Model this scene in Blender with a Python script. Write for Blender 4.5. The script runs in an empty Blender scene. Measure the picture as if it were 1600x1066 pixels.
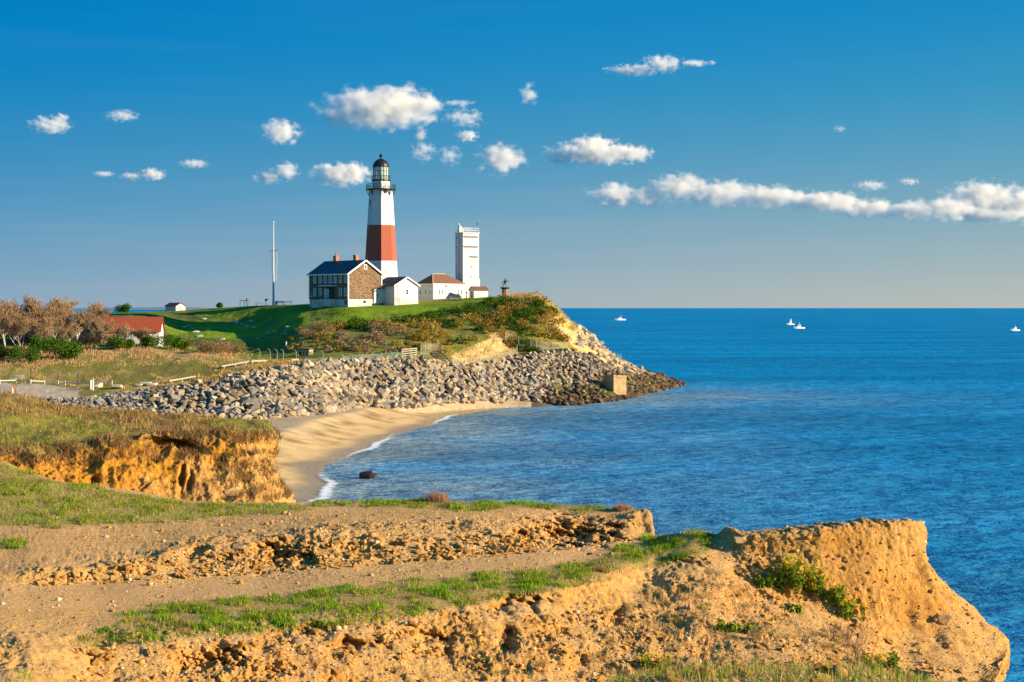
import bpy, bmesh, math, random
import numpy as np
from mathutils import Vector, Matrix
from mathutils.bvhtree import BVHTree

rng = np.random.default_rng(7)
random.seed(7)
R = math.radians
SC = bpy.context.scene
COL = SC.collection

# ------------------------------------------------------------ camera
F, H, HV = 2600.0, 18.5, 481.0          # focal length (photo pixels), eye height above the sea, horizon row
cam_d = bpy.data.cameras.new('camera')
cam_d.sensor_width = 36.0
cam_d.lens = F / 1600.0 * 36.0
cam_d.shift_y = -(533.0 - HV) / 1600.0
cam_d.clip_start = 0.5
cam_d.clip_end = 120000.0
cam_d.dof.use_dof = True
cam_d.dof.focus_distance = 95.0
cam_d.dof.aperture_fstop = 9.0
cam = bpy.data.objects.new('camera', cam_d)
COL.objects.link(cam)
cam.location = (0, 0, H)
cam.rotation_euler = (R(90), 0, 0)
SC.camera = cam

# ------------------------------------------------------------ light and exposure
SUN_EL, SUN_S = 15.5, 77.5              # elevation; azimuth measured from "towards the viewer" to the right
EXPO = 1.15
SC.view_settings.view_transform = 'Standard'
SC.view_settings.look = 'None'
SC.view_settings.exposure = EXPO
SC.view_settings.gamma = 1.0
sun_vec = Vector((math.sin(R(SUN_S)) * math.cos(R(SUN_EL)), -math.cos(R(SUN_S)) * math.cos(R(SUN_EL)), math.sin(R(SUN_EL))))
sd = bpy.data.lights.new('sun', 'SUN')
sd.energy = 5.0
sd.angle = R(0.5)
sd.color = (1.0, 0.80, 0.52)
sun = bpy.data.objects.new('sun', sd)
COL.objects.link(sun)
sun.rotation_euler = sun_vec.to_track_quat('Z', 'Y').to_euler()
sun.location = (200, 0, 120)

W = bpy.data.worlds.new('World')
SC.world = W
W.use_nodes = True
wn, wl = W.node_tree.nodes, W.node_tree.links
wn.clear()
w_out = wn.new('ShaderNodeOutputWorld')
w_bg = wn.new('ShaderNodeBackground')
w_bg.inputs['Strength'].default_value = 0.11
sky = wn.new('ShaderNodeTexSky')
sky.sky_type = 'NISHITA'
sky.sun_disc = False
sky.sun_elevation = R(SUN_EL)
sky.sun_rotation = math.atan2(sun_vec.x, sun_vec.y)
sky.altitude = 0
sky.air_density = 1.0
sky.dust_density = 0.6
sky.ozone_density = 3.0
tc = wn.new('ShaderNodeTexCoord')
sp = wn.new('ShaderNodeSeparateXYZ')
wl.new(tc.outputs['Generated'], sp.inputs[0])
K = 1.0 / (0.11 * 2 ** EXPO)
def ramp(stops):
    r = wn.new('ShaderNodeValToRGB')
    r.color_ramp.interpolation = 'B_SPLINE'
    e = r.color_ramp.elements
    while len(e) > 1:
        e.remove(e[-1])
    for i, (p, c) in enumerate(stops):
        x = e[0] if i == 0 else e.new(p)
        x.position = p
        x.color = (*[srgb(q) for q in c], 1)
    return r
def srgb(q):
    q = q / 255.0
    return q / 12.92 if q <= 0.04045 else ((q + 0.055) / 1.055) ** 2.4
mz = wn.new('ShaderNodeMapRange')
mz.inputs['From Min'].default_value = 0.0
mz.inputs['From Max'].default_value = 0.40
wl.new(sp.outputs['Z'], mz.inputs['Value'])
rl = ramp([(0, (146, 170, 190)), (0.06, (124, 165, 193)), (0.16, (78, 152, 194)), (0.27, (36, 138, 192)), (0.36, (6, 132, 198)), (0.46, (0, 124, 192)), (0.62, (10, 126, 194)), (1, (20, 128, 190))])
rr = ramp([(0, (188, 192, 182)), (0.06, (168, 186, 187)), (0.16, (120, 170, 190)), (0.27, (72, 156, 194)), (0.36, (44, 148, 196)), (0.46, (20, 138, 198)), (0.62, (16, 130, 196)), (1, (20, 128, 190))])
for r in (rl, rr):
    wl.new(mz.outputs[0], r.inputs[0])
mx = wn.new('ShaderNodeMapRange')
mx.inputs['From Min'].default_value = -0.30
mx.inputs['From Max'].default_value = 0.32
wl.new(sp.outputs['X'], mx.inputs['Value'])
mlr = wn.new('ShaderNodeMixRGB')
wl.new(mx.outputs[0], mlr.inputs[0])
wl.new(rl.outputs[0], mlr.inputs[1])
wl.new(rr.outputs[0], mlr.inputs[2])
# thin veils of high haze low on the left
cmap = wn.new('ShaderNodeMapping')
cmap.inputs['Scale'].default_value = (3.0, 3.0, 60.0)
wl.new(tc.outputs['Generated'], cmap.inputs[0])
cno = wn.new('ShaderNodeTexNoise')
cno.inputs['Scale'].default_value = 1.6
cno.inputs['Detail'].default_value = 5.0
wl.new(cmap.outputs[0], cno.inputs['Vector'])
cr = wn.new('ShaderNodeMapRange')
cr.inputs['From Min'].default_value = 0.50
cr.inputs['From Max'].default_value = 0.8
cr.inputs['To Max'].default_value = 0.38
wl.new(cno.outputs[0], cr.inputs['Value'])
veil = wn.new('ShaderNodeMixRGB')
vz_ = wn.new('ShaderNodeMapRange'); vz_.inputs['From Min'].default_value = 0.03; vz_.inputs['From Max'].default_value = 0.085
vz_.inputs['To Min'].default_value = 1.0; vz_.inputs['To Max'].default_value = 0.06
wl.new(sp.outputs['Z'], vz_.inputs['Value'])
vm_ = wn.new('ShaderNodeMath'); vm_.operation = 'MULTIPLY'
wl.new(cr.outputs[0], vm_.inputs[0]); wl.new(vz_.outputs[0], vm_.inputs[1])
wl.new(vm_.outputs[0], veil.inputs[0])
wl.new(mlr.outputs[0], veil.inputs[1])
veil.inputs[2].default_value = (0.38, 0.46, 0.52, 1)
scl = wn.new('ShaderNodeVectorMath')
scl.operation = 'SCALE'
scl.inputs['Scale'].default_value = K
wl.new(veil.outputs[0], scl.inputs[0])
mf = wn.new('ShaderNodeMapRange')
mf.inputs['From Min'].default_value = 0.30
mf.inputs['From Max'].default_value = 0.75
mf.inputs['To Min'].default_value = 1.0
mf.inputs['To Max'].default_value = 0.92
wl.new(sp.outputs['Z'], mf.inputs['Value'])
fin = wn.new('ShaderNodeMixRGB')
wl.new(mf.outputs[0], fin.inputs[0])
wl.new(sky.outputs[0], fin.inputs[1])
wl.new(scl.outputs[0], fin.inputs[2])
wl.new(fin.outputs[0], w_bg.inputs['Color'])
wl.new(w_bg.outputs[0], w_out.inputs[0])
SC.cycles.volume_bounces = 16
SC.cycles.max_bounces = 16
SC.cycles.diffuse_bounces = 3
SC.cycles.glossy_bounces = 3
SC.cycles.transparent_max_bounces = 24
SC.cycles.use_denoising = True
SC.render.filter_size = 1.15

# ------------------------------------------------------------ numeric helpers
_perm = np.random.default_rng(3).permutation(256)
_perm = np.concatenate([_perm, _perm, _perm])
_g = np.random.default_rng(4).normal(size=(256, 3))
_g /= np.linalg.norm(_g, axis=1)[:, None]
def perlin(p):
    p = np.asarray(p, float)
    i = np.floor(p).astype(int)
    f = p - i
    w = f * f * f * (f * (f * 6 - 15) + 10)
    i &= 255
    out = 0
    for dx in (0, 1):
        for dy in (0, 1):
            for dz in (0, 1):
                h = _perm[_perm[_perm[i[..., 0] + dx] + i[..., 1] + dy] + i[..., 2] + dz]
                g = _g[h]
                d = f - (dx, dy, dz)
                k = (w[..., 0] if dx else 1 - w[..., 0]) * (w[..., 1] if dy else 1 - w[..., 1]) * (w[..., 2] if dz else 1 - w[..., 2])
                out = out + k * (g * d).sum(-1)
    return out * 1.6
def fbm(p, scale=1.0, octv=4, gain=0.5, ridged=False):
    p = np.asarray(p, float) * scale
    s, a, t = 0, 1.0, 0
    for o in range(octv):
        n = perlin(p + 17.3 * o)
        s = s + a * ((1 - 2 * np.abs(n)) if ridged else n)
        t += a
        a *= gain
        p = p * 2.03
    return s / t
def sstep(a, b, x):
    t = np.clip((x - a) / (b - a), 0, 1)
    return t * t * (3 - 2 * t)
def pchip(x, y, xi):
    x = np.asarray(x, float); y = np.asarray(y, float)
    h = np.diff(x)
    sh = (-1,) + (1,) * (y.ndim - 1)
    hh = h.reshape(sh)
    dl = np.diff(y, axis=0) / hh
    d = np.zeros_like(y)
    if len(x) > 2:
        w1 = 2 * hh[1:] + hh[:-1]; w2 = hh[1:] + 2 * hh[:-1]
        a, b = dl[:-1], dl[1:]
        ok = a * b > 0
        with np.errstate(divide='ignore', invalid='ignore'):
            hm = (w1 + w2) / (w1 / a + w2 / b)
        d[1:-1] = np.where(ok, hm, 0)
    d[0] = dl[0]; d[-1] = dl[-1]
    k = np.clip(np.searchsorted(x, xi) - 1, 0, len(x) - 2)
    t = ((xi - x[k]) / h[k]).reshape(sh)
    hk = h[k].reshape(sh)
    y0, y1, d0, d1 = y[k], y[k + 1], d[k], d[k + 1]
    return (y0 * (2 * t**3 - 3 * t**2 + 1) + hk * d0 * (t**3 - 2 * t**2 + t) + y1 * (-2 * t**3 + 3 * t**2) + hk * d1 * (t**3 - t**2))
def up(u, v, D):
    """a photo pixel at a true distance -> the world point"""
    return np.stack([(np.asarray(u) - 800) / F * D, np.asarray(D) + 0 * np.asarray(u), H - (np.asarray(v) - HV) / F * D], -1)
def vz(z, D):
    return HV + (H - z) * F / D
def in_poly(u, v, poly):
    poly = np.asarray(poly, float)
    c = np.zeros(np.shape(u), bool)
    n = len(poly)
    for i in range(n):
        x0, y0 = poly[i]; x1, y1 = poly[(i + 1) % n]
        m = ((y0 > v) != (y1 > v))
        with np.errstate(divide='ignore', invalid='ignore'):
            c ^= m & (u < (x1 - x0) * (v - y0) / (y1 - y0 + 1e-12) + x0)
    return c
def L(*c):
    return np.array(c, float)

# ------------------------------------------------------------ materials
MATS = {}
def mat(name, col, rough=0.7, metal=0.0, noise=0.0, nscale=3.0, bump=0.0, bscale=8.0, spec=0.3, tint=False, brick=None):
    """plain procedural surface: colour broken up by noise, with a little relief"""
    if name in MATS:
        return MATS[name]
    m = bpy.data.materials.new(name)
    m.use_nodes = True
    n, l = m.node_tree.nodes, m.node_tree.links
    b = n['Principled BSDF']
    b.inputs['Roughness'].default_value = rough
    b.inputs['Metallic'].default_value = metal
    b.inputs['Specular IOR Level'].default_value = spec
    src = None
    if tint:
        a = n.new('ShaderNodeAttribute'); a.attribute_name = 'Col'
        src = a.outputs['Color']
    else:
        rgb = n.new('ShaderNodeRGB'); rgb.outputs[0].default_value = (*col, 1)
        src = rgb.outputs[0]
    g = n.new('ShaderNodeNewGeometry') if tint else n.new('ShaderNodeTexCoord')
    pos = g.outputs['Position'] if tint else g.outputs['Object']
    if noise:
        t = n.new('ShaderNodeTexNoise'); t.inputs['Scale'].default_value = nscale; t.inputs['Detail'].default_value = 6
        t.inputs['Roughness'].default_value = 0.65
        l.new(pos, t.inputs['Vector'])
        mr = n.new('ShaderNodeMapRange')
        mr.inputs['From Min'].default_value = 0.25; mr.inputs['From Max'].default_value = 0.75
        mr.inputs['To Min'].default_value = 1 - noise; mr.inputs['To Max'].default_value = 1 + noise
        l.new(t.outputs[0], mr.inputs['Value'])
        mu = n.new('ShaderNodeVectorMath'); mu.operation = 'SCALE'
        l.new(src, mu.inputs[0]); l.new(mr.outputs[0], mu.inputs['Scale'])
        src = mu.outputs[0]
    l.new(src, b.inputs['Base Color'])
    if bump:
        t2 = n.new('ShaderNodeTexNoise'); t2.inputs['Scale'].default_value = bscale; t2.inputs['Detail'].default_value = 8
        t2.inputs['Roughness'].default_value = 0.7
        l.new(pos, t2.inputs['Vector'])
        bp = n.new('ShaderNodeBump'); bp.inputs['Strength'].default_value = 0.9; bp.inputs['Distance'].default_value = bump
        l.new(t2.outputs[0], bp.inputs['Height']); l.new(bp.outputs[0], b.inputs['Normal'])
    MATS[name] = m
    return m
def leaf_mat(name, trans=0.3):
    if name in MATS:
        return MATS[name]
    m = bpy.data.materials.new(name)
    m.use_nodes = True
    n, l = m.node_tree.nodes, m.node_tree.links
    out = n['Material Output']
    n.remove(n['Principled BSDF'])
    a = n.new('ShaderNodeAttribute'); a.attribute_name = 'Col'
    d = n.new('ShaderNodeBsdfDiffuse'); t = n.new('ShaderNodeBsdfTranslucent'); mxs = n.new('ShaderNodeMixShader')
    mxs.inputs[0].default_value = trans
    l.new(a.outputs['Color'], d.inputs[0]); l.new(a.outputs['Color'], t.inputs[0])
    l.new(d.outputs[0], mxs.inputs[1]); l.new(t.outputs[0], mxs.inputs[2]); l.new(mxs.outputs[0], out.inputs[0])
    MATS[name] = m
    return m

# ------------------------------------------------------------ mesh helpers
def mesh_np(name, verts, faces, colors=None, m=None, smooth=False):
    verts = np.asarray(verts, np.float32).reshape(-1, 3)
    faces = np.asarray(faces, np.int32)
    me = bpy.data.meshes.new(name)
    nf, k = faces.shape
    me.vertices.add(len(verts)); me.vertices.foreach_set('co', verts.ravel())
    me.loops.add(nf * k); me.loops.foreach_set('vertex_index', faces.ravel())
    me.polygons.add(nf)
    me.polygons.foreach_set('loop_start', np.arange(0, nf * k, k, dtype=np.int32))
    me.polygons.foreach_set('use_smooth', np.full(nf, smooth))
    me.update(calc_edges=True)
    if colors is not None:
        at = me.color_attributes.new('Col', 'FLOAT_COLOR', 'POINT')
        c = np.ones((len(verts), 4), np.float32); c[:, :3] = np.clip(colors, 0, 1)
        at.data.foreach_set('color', c.ravel())
    if m:
        me.materials.append(m)
    return me
def link(name, me, parent=None, kind=None):
    o = bpy.data.objects.new(name, me)
    COL.objects.link(o)
    if parent is not None:
        o.parent = parent
    if kind:
        o['kind'] = kind
    return o
def tag(o, label, cat, group=None):
    o['label'] = label; o['category'] = cat
    if group:
        o['group'] = group
    return o
def thing(name, label, cat, loc=(0, 0, 0), rz=0.0, group=None):
    o = bpy.data.objects.new(name, None)
    COL.objects.link(o)
    o.location = loc; o.rotation_euler = (0, 0, rz)
    o.empty_display_size = 0.3
    return tag(o, label, cat, group)
class MB:
    """collects boxes, tubes and prisms of ONE part"""
    def __init__(s):
        s.bm = bmesh.new()
    def poly(s, pts, faces):
        vs = [s.bm.verts.new(p) for p in pts]
        for f in faces:
            try:
                s.bm.faces.new([vs[i] for i in f])
            except ValueError:
                pass
        return s
    def box(s, c, d, rz=0.0, M=None):
        m = Matrix.Translation(c) @ Matrix.Rotation(rz, 4, 'Z') @ (M or Matrix()) @ Matrix.Diagonal((*d, 1))
        bmesh.ops.create_cube(s.bm, size=1, matrix=m)
        return s
    def bar(s, a, b, r, r2=None, n=8):
        a, b = Vector(a), Vector(b)
        d = b - a
        m = Matrix.Translation((a + b) / 2) @ d.to_track_quat('Z', 'Y').to_matrix().to_4x4()
        bmesh.ops.create_cone(s.bm, cap_ends=True, segments=n, radius1=r, radius2=r if r2 is None else r2, depth=d.length, matrix=m)
        return s
    def beam(s, a, b, w, h):
        a, b = Vector(a), Vector(b)
        d = b - a
        m = Matrix.Translation((a + b) / 2) @ d.to_track_quat('X', 'Z').to_matrix().to_4x4() @ Matrix.Diagonal((d.length, w, h, 1))
        bmesh.ops.create_cube(s.bm, size=1, matrix=m)
        return s
    def lathe(s, prof, n=16, c=(0, 0, 0), ph=0.0):
        rings = []
        for r, z in prof:
            rings.append([s.bm.verts.new((c[0] + r * math.cos(ph + 2 * math.pi * k / n), c[1] + r * math.sin(ph + 2 * math.pi * k / n), c[2] + z)) for k in range(n)])
        for a, b in zip(rings, rings[1:]):
            for k in range(n):
                s.bm.faces.new((a[k], a[(k + 1) % n], b[(k + 1) % n], b[k]))
        if prof[0][0] > 1e-4: s.bm.faces.new(rings[0][::-1])
        if prof[-1][0] > 1e-4: s.bm.faces.new(rings[-1])
        return s
    def ball(s, c, r, sc=(1, 1, 1), sub=2):
        bmesh.ops.create_icosphere(s.bm, subdivisions=sub, radius=r, matrix=Matrix.Translation(c) @ Matrix.Diagonal((*sc, 1)))
        return s
    def hull(s, pts):
        vs = [s.bm.verts.new(p) for p in pts]
        bmesh.ops.convex_hull(s.bm, input=vs)
        return s
    def bevel(s, w, seg=1):
        bmesh.ops.bevel(s.bm, geom=list(s.bm.edges), offset=w, segments=seg, affect='EDGES', profile=0.6)
        return s
    def build(s, name, m, parent=None, smooth=False):
        bmesh.ops.recalc_face_normals(s.bm, faces=s.bm.faces)
        me = bpy.data.meshes.new(name)
        s.bm.to_mesh(me); s.bm.free()
        me.materials.append(m)
        if smooth:
            me.polygons.foreach_set('use_smooth', np.full(len(me.polygons), True))
        return link(name, me, parent)
def copy_tree(o, parent=None):
    c = o.copy(); COL.objects.link(c)
    if parent is not None:
        c.parent = parent
    for ch in list(o.children):
        copy_tree(ch, c)
    return c

# ------------------------------------------------------------ ground sheets: measured profiles, splined both ways
class Sheet:
    def __init__(s, cols, par, counts, nu):
        A = np.asarray(cols, float)                         # columns x rows x (u, v, D)
        ti = np.linspace(par[0], par[-1], nu)
        B = pchip(par, A, ti)                               # nu x rows x 3
        B = np.swapaxes(B, 0, 1)
        K_ = B.shape[0]
        rp = np.concatenate([np.linspace(k, k + 1, c, endpoint=False) for k, c in enumerate(counts)] + [[K_ - 1]])
        G = pchip(np.arange(K_), B, rp)                     # nr x nu x 3
        s.rp, s.ti = rp, ti
        s.U, s.V, s.D = G[..., 0], G[..., 1], G[..., 2]
        s.P = up(s.U, s.V, s.D)
        s.normals()
    def normals(s):
        du = np.gradient(s.P, axis=1); dv = np.gradient(s.P, axis=0)
        n = np.cross(du, dv)
        n /= np.linalg.norm(n, axis=-1)[..., None] + 1e-9
        s.N = n
    def w(s, vals):
        """row weights -> one value per grid row"""
        return np.interp(s.rp, np.arange(len(vals)), vals)[:, None]
    def refresh(s):
        s.U = 800 + F * s.P[..., 0] / s.P[..., 1]; s.V = HV + (H - s.P[..., 2]) * F / s.P[..., 1]; s.D = s.P[..., 1]
        s.normals()
    def mesh(s, name, colors, m):
        nr, nc = s.P.shape[:2]
        i = np.arange(nr * nc).reshape(nr, nc)
        s.faces = np.stack([i[:-1, :-1], i[:-1, 1:], i[1:, 1:], i[1:, :-1]], -1).reshape(-1, 4)
        me = mesh_np(name, s.P.reshape(-1, 3), s.faces, colors.reshape(-1, 3), m, True)
        s.bvh = BVHTree.FromPolygons([tuple(p) for p in s.P.reshape(-1, 3).tolist()], s.faces.tolist())
        return link(name, me, None, 'structure')
    def scatter(s, n, dens, r=rng):
        """n points on the sheet, drawn by world area x dens(u, v) -> points, normals, u, v"""
        c = lambda a: (a[:-1, :-1] + a[1:, :-1] + a[:-1, 1:] + a[1:, 1:]) / 4
        e1 = s.P[1:, :-1] - s.P[:-1, :-1]; e2 = s.P[:-1, 1:] - s.P[:-1, :-1]
        ar = np.linalg.norm(np.cross(e1, e2), axis=-1)
        p = (ar * dens(c(s.U), c(s.V))).ravel()
        if p.sum() <= 0:
            return np.zeros((0, 3)), np.zeros((0, 3)), np.zeros(0), np.zeros(0)
        k = r.choice(len(p), n, p=p / p.sum())
        nc = s.P.shape[1] - 1
        i, j = k // nc, k % nc
        a, b = r.random((n, 1)), r.random((n, 1))
        P = (s.P[i, j] * (1 - a) + s.P[i + 1, j] * a) * (1 - b) + (s.P[i, j + 1] * (1 - a) + s.P[i + 1, j + 1] * a) * b
        return P, s.N[i, j], 800 + F * P[:, 0] / P[:, 1], HV + (H - P[:, 2]) * F / P[:, 1]
    def hit(s, u, v, dmin=1.0):
        d = Vector(((u - 800) / F, 1.0, -(v - HV) / F))
        k = d.length
        loc, nor, idx, dist = s.bvh.ray_cast(Vector((0, 0, H)) + d * dmin, d / k, 5000)
        return loc
    def z(s, x, y):
        loc, nor, idx, dist = s.bvh.ray_cast(Vector((x, y, 200)), Vector((0, 0, -1)), 400)
        return loc.z if loc else None

def blades(P, h, w, col, lean=0.35, r=rng, base_dark=None):
    """upright grass blades: one slim triangle pair each"""
    n = len(P)
    a = r.random(n) * 2 * np.pi
    side = np.stack([np.cos(a), np.sin(a), np.zeros(n)], -1) * (w / 2)[:, None]
    b = r.random(n) * 2 * np.pi
    ln = (h * lean * r.random(n))
    tip = P + np.stack([np.cos(b) * ln, np.sin(b) * ln, h], -1)
    mid = P + np.stack([np.cos(b) * ln * 0.3, np.sin(b) * ln * 0.3, h * 0.55], -1)
    V_ = np.stack([P - side, P + side, mid + side * 0.8, mid - side * 0.8, tip], 1).reshape(-1, 3)
    k = np.arange(n)[:, None] * 5
    Fq = np.concatenate([k + [0, 1, 2], k + [0, 2, 3], k + [3, 2, 4]])
    C = np.repeat(col, 5, axis=0)
    return V_, Fq, C
def leaves(P, size, col, r=rng, flat=0.0):
    """small randomly turned leaf quads"""
    n = len(P)
    a = r.normal(size=(n, 3)); a[:, 2] *= (1 - flat)
    a /= np.linalg.norm(a, axis=1)[:, None]
    b = np.cross(a, r.normal(size=(n, 3))); b /= np.linalg.norm(b, axis=1)[:, None] + 1e-9
    s = size[:, None]
    V_ = np.stack([P - a * s, P + b * s * 0.5, P + a * s, P - b * s * 0.5], 1).reshape(-1, 3)
    k = np.arange(n)[:, None] * 4
    Fq = np.concatenate([k + [0, 1, 2], k + [0, 2, 3]])
    return V_, Fq, np.repeat(col, 4, axis=0)
def join(parts):
    V_, F_, C_, o = [], [], [], 0
    for v, f, c in parts:
        V_.append(v); F_.append(f + o); C_.append(c); o += len(v)
    return np.concatenate(V_), np.concatenate(F_), np.concatenate(C_)
def pick(pal, n, r=rng, jit=0.18):
    pal = np.asarray(pal, float)
    c = pal[r.integers(0, len(pal), n)]
    return c * (1 + jit * r.normal(size=(n, 1)))
# ============================================================ FOREGROUND BLUFF
def colC(u, rows, back=None):
    """rows: far lip, bank top, bank foot, path near edge, lip, slope 1-3, gully, near knoll, at the feet: (v, D) or (u, v, D)"""
    r = [(q if len(q) == 3 else (u, *q)) for q in rows]
    u1, v1, d1 = r[0]
    z1 = H - (v1 - HV) / F * d1
    b = back or [(u1, vz(z1 - 2.6, d1 + 1.2), d1 + 1.2), (u1, vz(min(0.6, z1 - 6), d1 + 8), d1 + 8)]
    return list(r[::-1]) + b
CC = [
 (-260, [(722, 46), (898, 32.4), (906, 32.1), (950, 28.6), (975, 26.8), (1000, 25.8), (1030, 24.6), (1075, 22.9), (1130, 21), (1200, 18), (1500, 11)]),
 (0,   [(722, 46), (898, 32.5), (908, 32.1), (950, 28.7), (975, 26.8), (1000, 25.8), (1030, 24.6), (1075, 22.9), (1130, 21), (1200, 18), (1500, 11)]),
 (45,  [(738, 45), (896, 32.6), (911, 32.2), (950, 29), (980, 26.8), (1005, 25.7), (1035, 24.6), (1075, 23.2), (1130, 21.4), (1200, 18), (1500, 11)]),
 (100, [(752, 44), (893, 33.0), (910, 32.6), (950, 29.2), (985, 27.0), (1010, 26.1), (1040, 25.2), (1080, 24), (1135, 22.5), (1205, 18), (1500, 11)]),
 (150, [(760, 43.6), (889, 33.4), (906, 33.0), (948, 29.7), (982, 27.4), (1008, 26.7), (1036, 26.0), (1080, 25), (1140, 23.5), (1210, 19), (1500, 11)]),
 (220, [(769, 43.2), (880, 34), (898, 33.4), (945, 30.1), (980, 27.6), (1004, 26.9), (1034, 26.2), (1078, 25.4), (1145, 24.4), (1215, 20), (1500, 11)]),
 (300, [(783, 42.6), (855, 35.5), (891, 34.4), (937, 30.7), (976, 28.1), (1000, 27.3), (1030, 26.7), (1075, 26.0), (1150, 25), (1220, 20), (1500, 11)]),
 (400, [(785, 42.3), (847, 35.9), (891, 34.5), (931, 31.2), (970, 28.6), (994, 27.8), (1026, 27.2), (1075, 26.5), (1155, 25.5), (1220, 20), (1500, 11)]),
 (500, [(786, 42), (833, 36.5), (883, 34.8), (922, 31.7), (962, 29.1), (988, 28.4), (1023, 27.7), (1075, 27.0), (1160, 26), (1220, 20), (1500, 11)]),
 (600, [(785, 41.8), (826, 37.2), (880, 35.1), (912, 32.4), (952, 29.8), (978, 29.1), (1015, 28.4), (1075, 27.5), (1165, 26.4), (1215, 19.5), (1500, 11)]),
 (700, [(784, 41.5), (821, 37.7), (873, 35.5), (903, 33.1), (940, 30.5), (968, 29.8), (1008, 29.1), (1075, 28.0), (1170, 26.8), (1200, 19), (1500, 11)]),
 (790, [(786, 41.2), (818, 38.3), (864, 36), (896, 33.6), (930, 31.2), (958, 30.5), (1003, 29.7), (1075, 28.3), (1175, 26.9), (1180, 18), (1450, 10)]),
 (850, [(788, 41), (816, 39.0), (855, 36.6), (889, 34.1), (920, 31.8), (950, 31.1), (998, 30.1), (1075, 28.6), (1180, 27), (1160, 17), (1400, 9)]),
 (900, [(791, 40.8), (815, 39.4), (849, 37.3), (880, 34.9), (908, 32.7), (940, 32), (994, 30.6), (1075, 28.8), (1185, 27), (1110, 15), (1400, 9)]),
 (960, [(793, 40.5), (812, 39.4), (842, 38.0), (867, 35.8), (889, 34.0), (928, 33.1), (988, 31.3), (1075, 29), (1190, 27), (1072, 13), (1400, 8)]),
 (1004, [(794, 40.0), (799, 39.7), (838, 38.8), (858, 36.8), (874, 35.2), (912, 34.2), (978, 32), (1075, 29.2), (1195, 27), (1060, 12.2), (1400, 8)]),
 (1016, [(799, 39.9), (804, 39.6), (838, 38.8), (856, 37.0), (871, 35.4), (908, 34.3), (976, 32.1), (1075, 29.2), (1195, 27), (1058, 12.1), (1400, 8)]),
 (1022, [(837, 39.4), (838, 39.0), (842, 38.6), (853, 37.2), (868, 35.6), (905, 34.4), (975, 32.2), (1075, 29.3), (1195, 27), (1057, 12), (1400, 8)]),
 (1085, [(829, 37.6), (833, 37.2), (843, 36.7), (856, 36.0), (874, 35.0), (900, 34.4), (962, 32.6), (1075, 29.5), (1200, 27), (1052, 12), (1400, 8)]),
 (1118, [(833, 37.4), (836, 37.1), (846, 36.6), (862, 36.0), (880, 35.1), (908, 34.4), (970, 32.5), (1075, 29.6), (1200, 27), (1051, 12), (1400, 8)]),
 (1136, [(822, 37.2), (826, 36.9), (846, 36.4), (868, 35.8), (888, 35.0), (918, 34.4), (976, 32.4), (1075, 29.6), (1200, 27), (1051, 12), (1400, 8)]),
 (1162, [(829, 36.9), (834, 36.2), (868, 35.8), (893, 35.3), (914, 34.9), (948, 33.8), (1000, 31.9), (1075, 29.6), (1200, 27.2), (1051, 12), (1400, 8)]),
 (1250, [(822, 36.6), (829, 35.6), (866, 35.3), (905, 34.9), (945, 34.4), (980, 33), (1020, 31.4), (1075, 29.8), (1200, 27.5), (1052, 12), (1400, 8)]),
 (1350, [(815, 36.1), (820, 35.3), (870, 34.9), (930, 34.5), (980, 34.0), (1014, 33), (1045, 31.8), (1085, 30.4), (1200, 28), (1056, 12), (1400, 8)]),
 (1425, [(811, 35.7), (815, 35.2), (873, 34.9), (945, 34.5), (1003, 33.9), (1040, 33.2), (1068, 32.3), (1098, 31), (1200, 28.5), (1068, 12), (1400, 8)]),
 (1446, [(1437, 813, 35.9), (1441, 819, 35.5), (1442, 868, 35.1), (1462, 938, 34.7), (1492, 990, 34.1), (1515, 1035, 33.5), (1520, 1066, 32.8), (1525, 1105, 31.5), (1530, 1200, 28.5), (1490, 1085, 12), (1500, 1400, 8)]),
 (1456, [(1443, 824, 36.3), (1446, 836, 36.0), (1444, 868, 35.9), (1483, 924, 35.7), (1527, 965, 35.5), (1572, 1003, 35.2), (1575, 1024, 34.8), (1562, 1068, 34.2), (1560, 1200, 31), (1600, 1120, 12), (1600, 1400, 8)]),
 (1470, [(1436, 860, 38.0), (1438, 872, 38.0), (1436, 900, 38), (1470, 960, 38), (1510, 1000, 38), (1550, 1040, 38), (1560, 1060, 38), (1552, 1110, 37.5), (1580, 1260, 33), (1700, 1300, 13), (1750, 1600, 8)]),
 (1490, [(1430, 980, 42), (1432, 990, 42), (1440, 1000, 42), (1460, 1060, 42), (1490, 1090, 42), (1520, 1120, 42), (1540, 1140, 42), (1550, 1190, 41), (1620, 1400, 36), (1900, 1700, 14), (1950, 2000, 8)]),
]
rowsC = [5, 14, 16, 36, 28, 24, 24, 30, 36, 64, 12, 16, 10]
def turn(u, r):
    """the right-hand wall runs away from the viewer, so its face looks to the sun"""
    k = float(np.clip(u - 1165, 0, 285)) * .0055
    wgt = [1, 1, 1, 1, 1, .8, .5, .2, 0, 0, 0]
    return [(*q[:-1], q[-1] + k * w) for q, w in zip(r, wgt)]
bluff = Sheet([colC(u, turn(u, r)) for u, r in CC], [{1456: 1480, 1470: 1570, 1490: 1620}.get(c[0], c[0]) for c in CC], rowsC[:12], 1120)
#            near  knoll gully s3   s2   s1   lip  path  foot  bank  far  back back
wr = bluff.w([.02, .03, .08, .13, .13, .10, .05, .010, .03, .022, .03, .22, .4])
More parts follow.
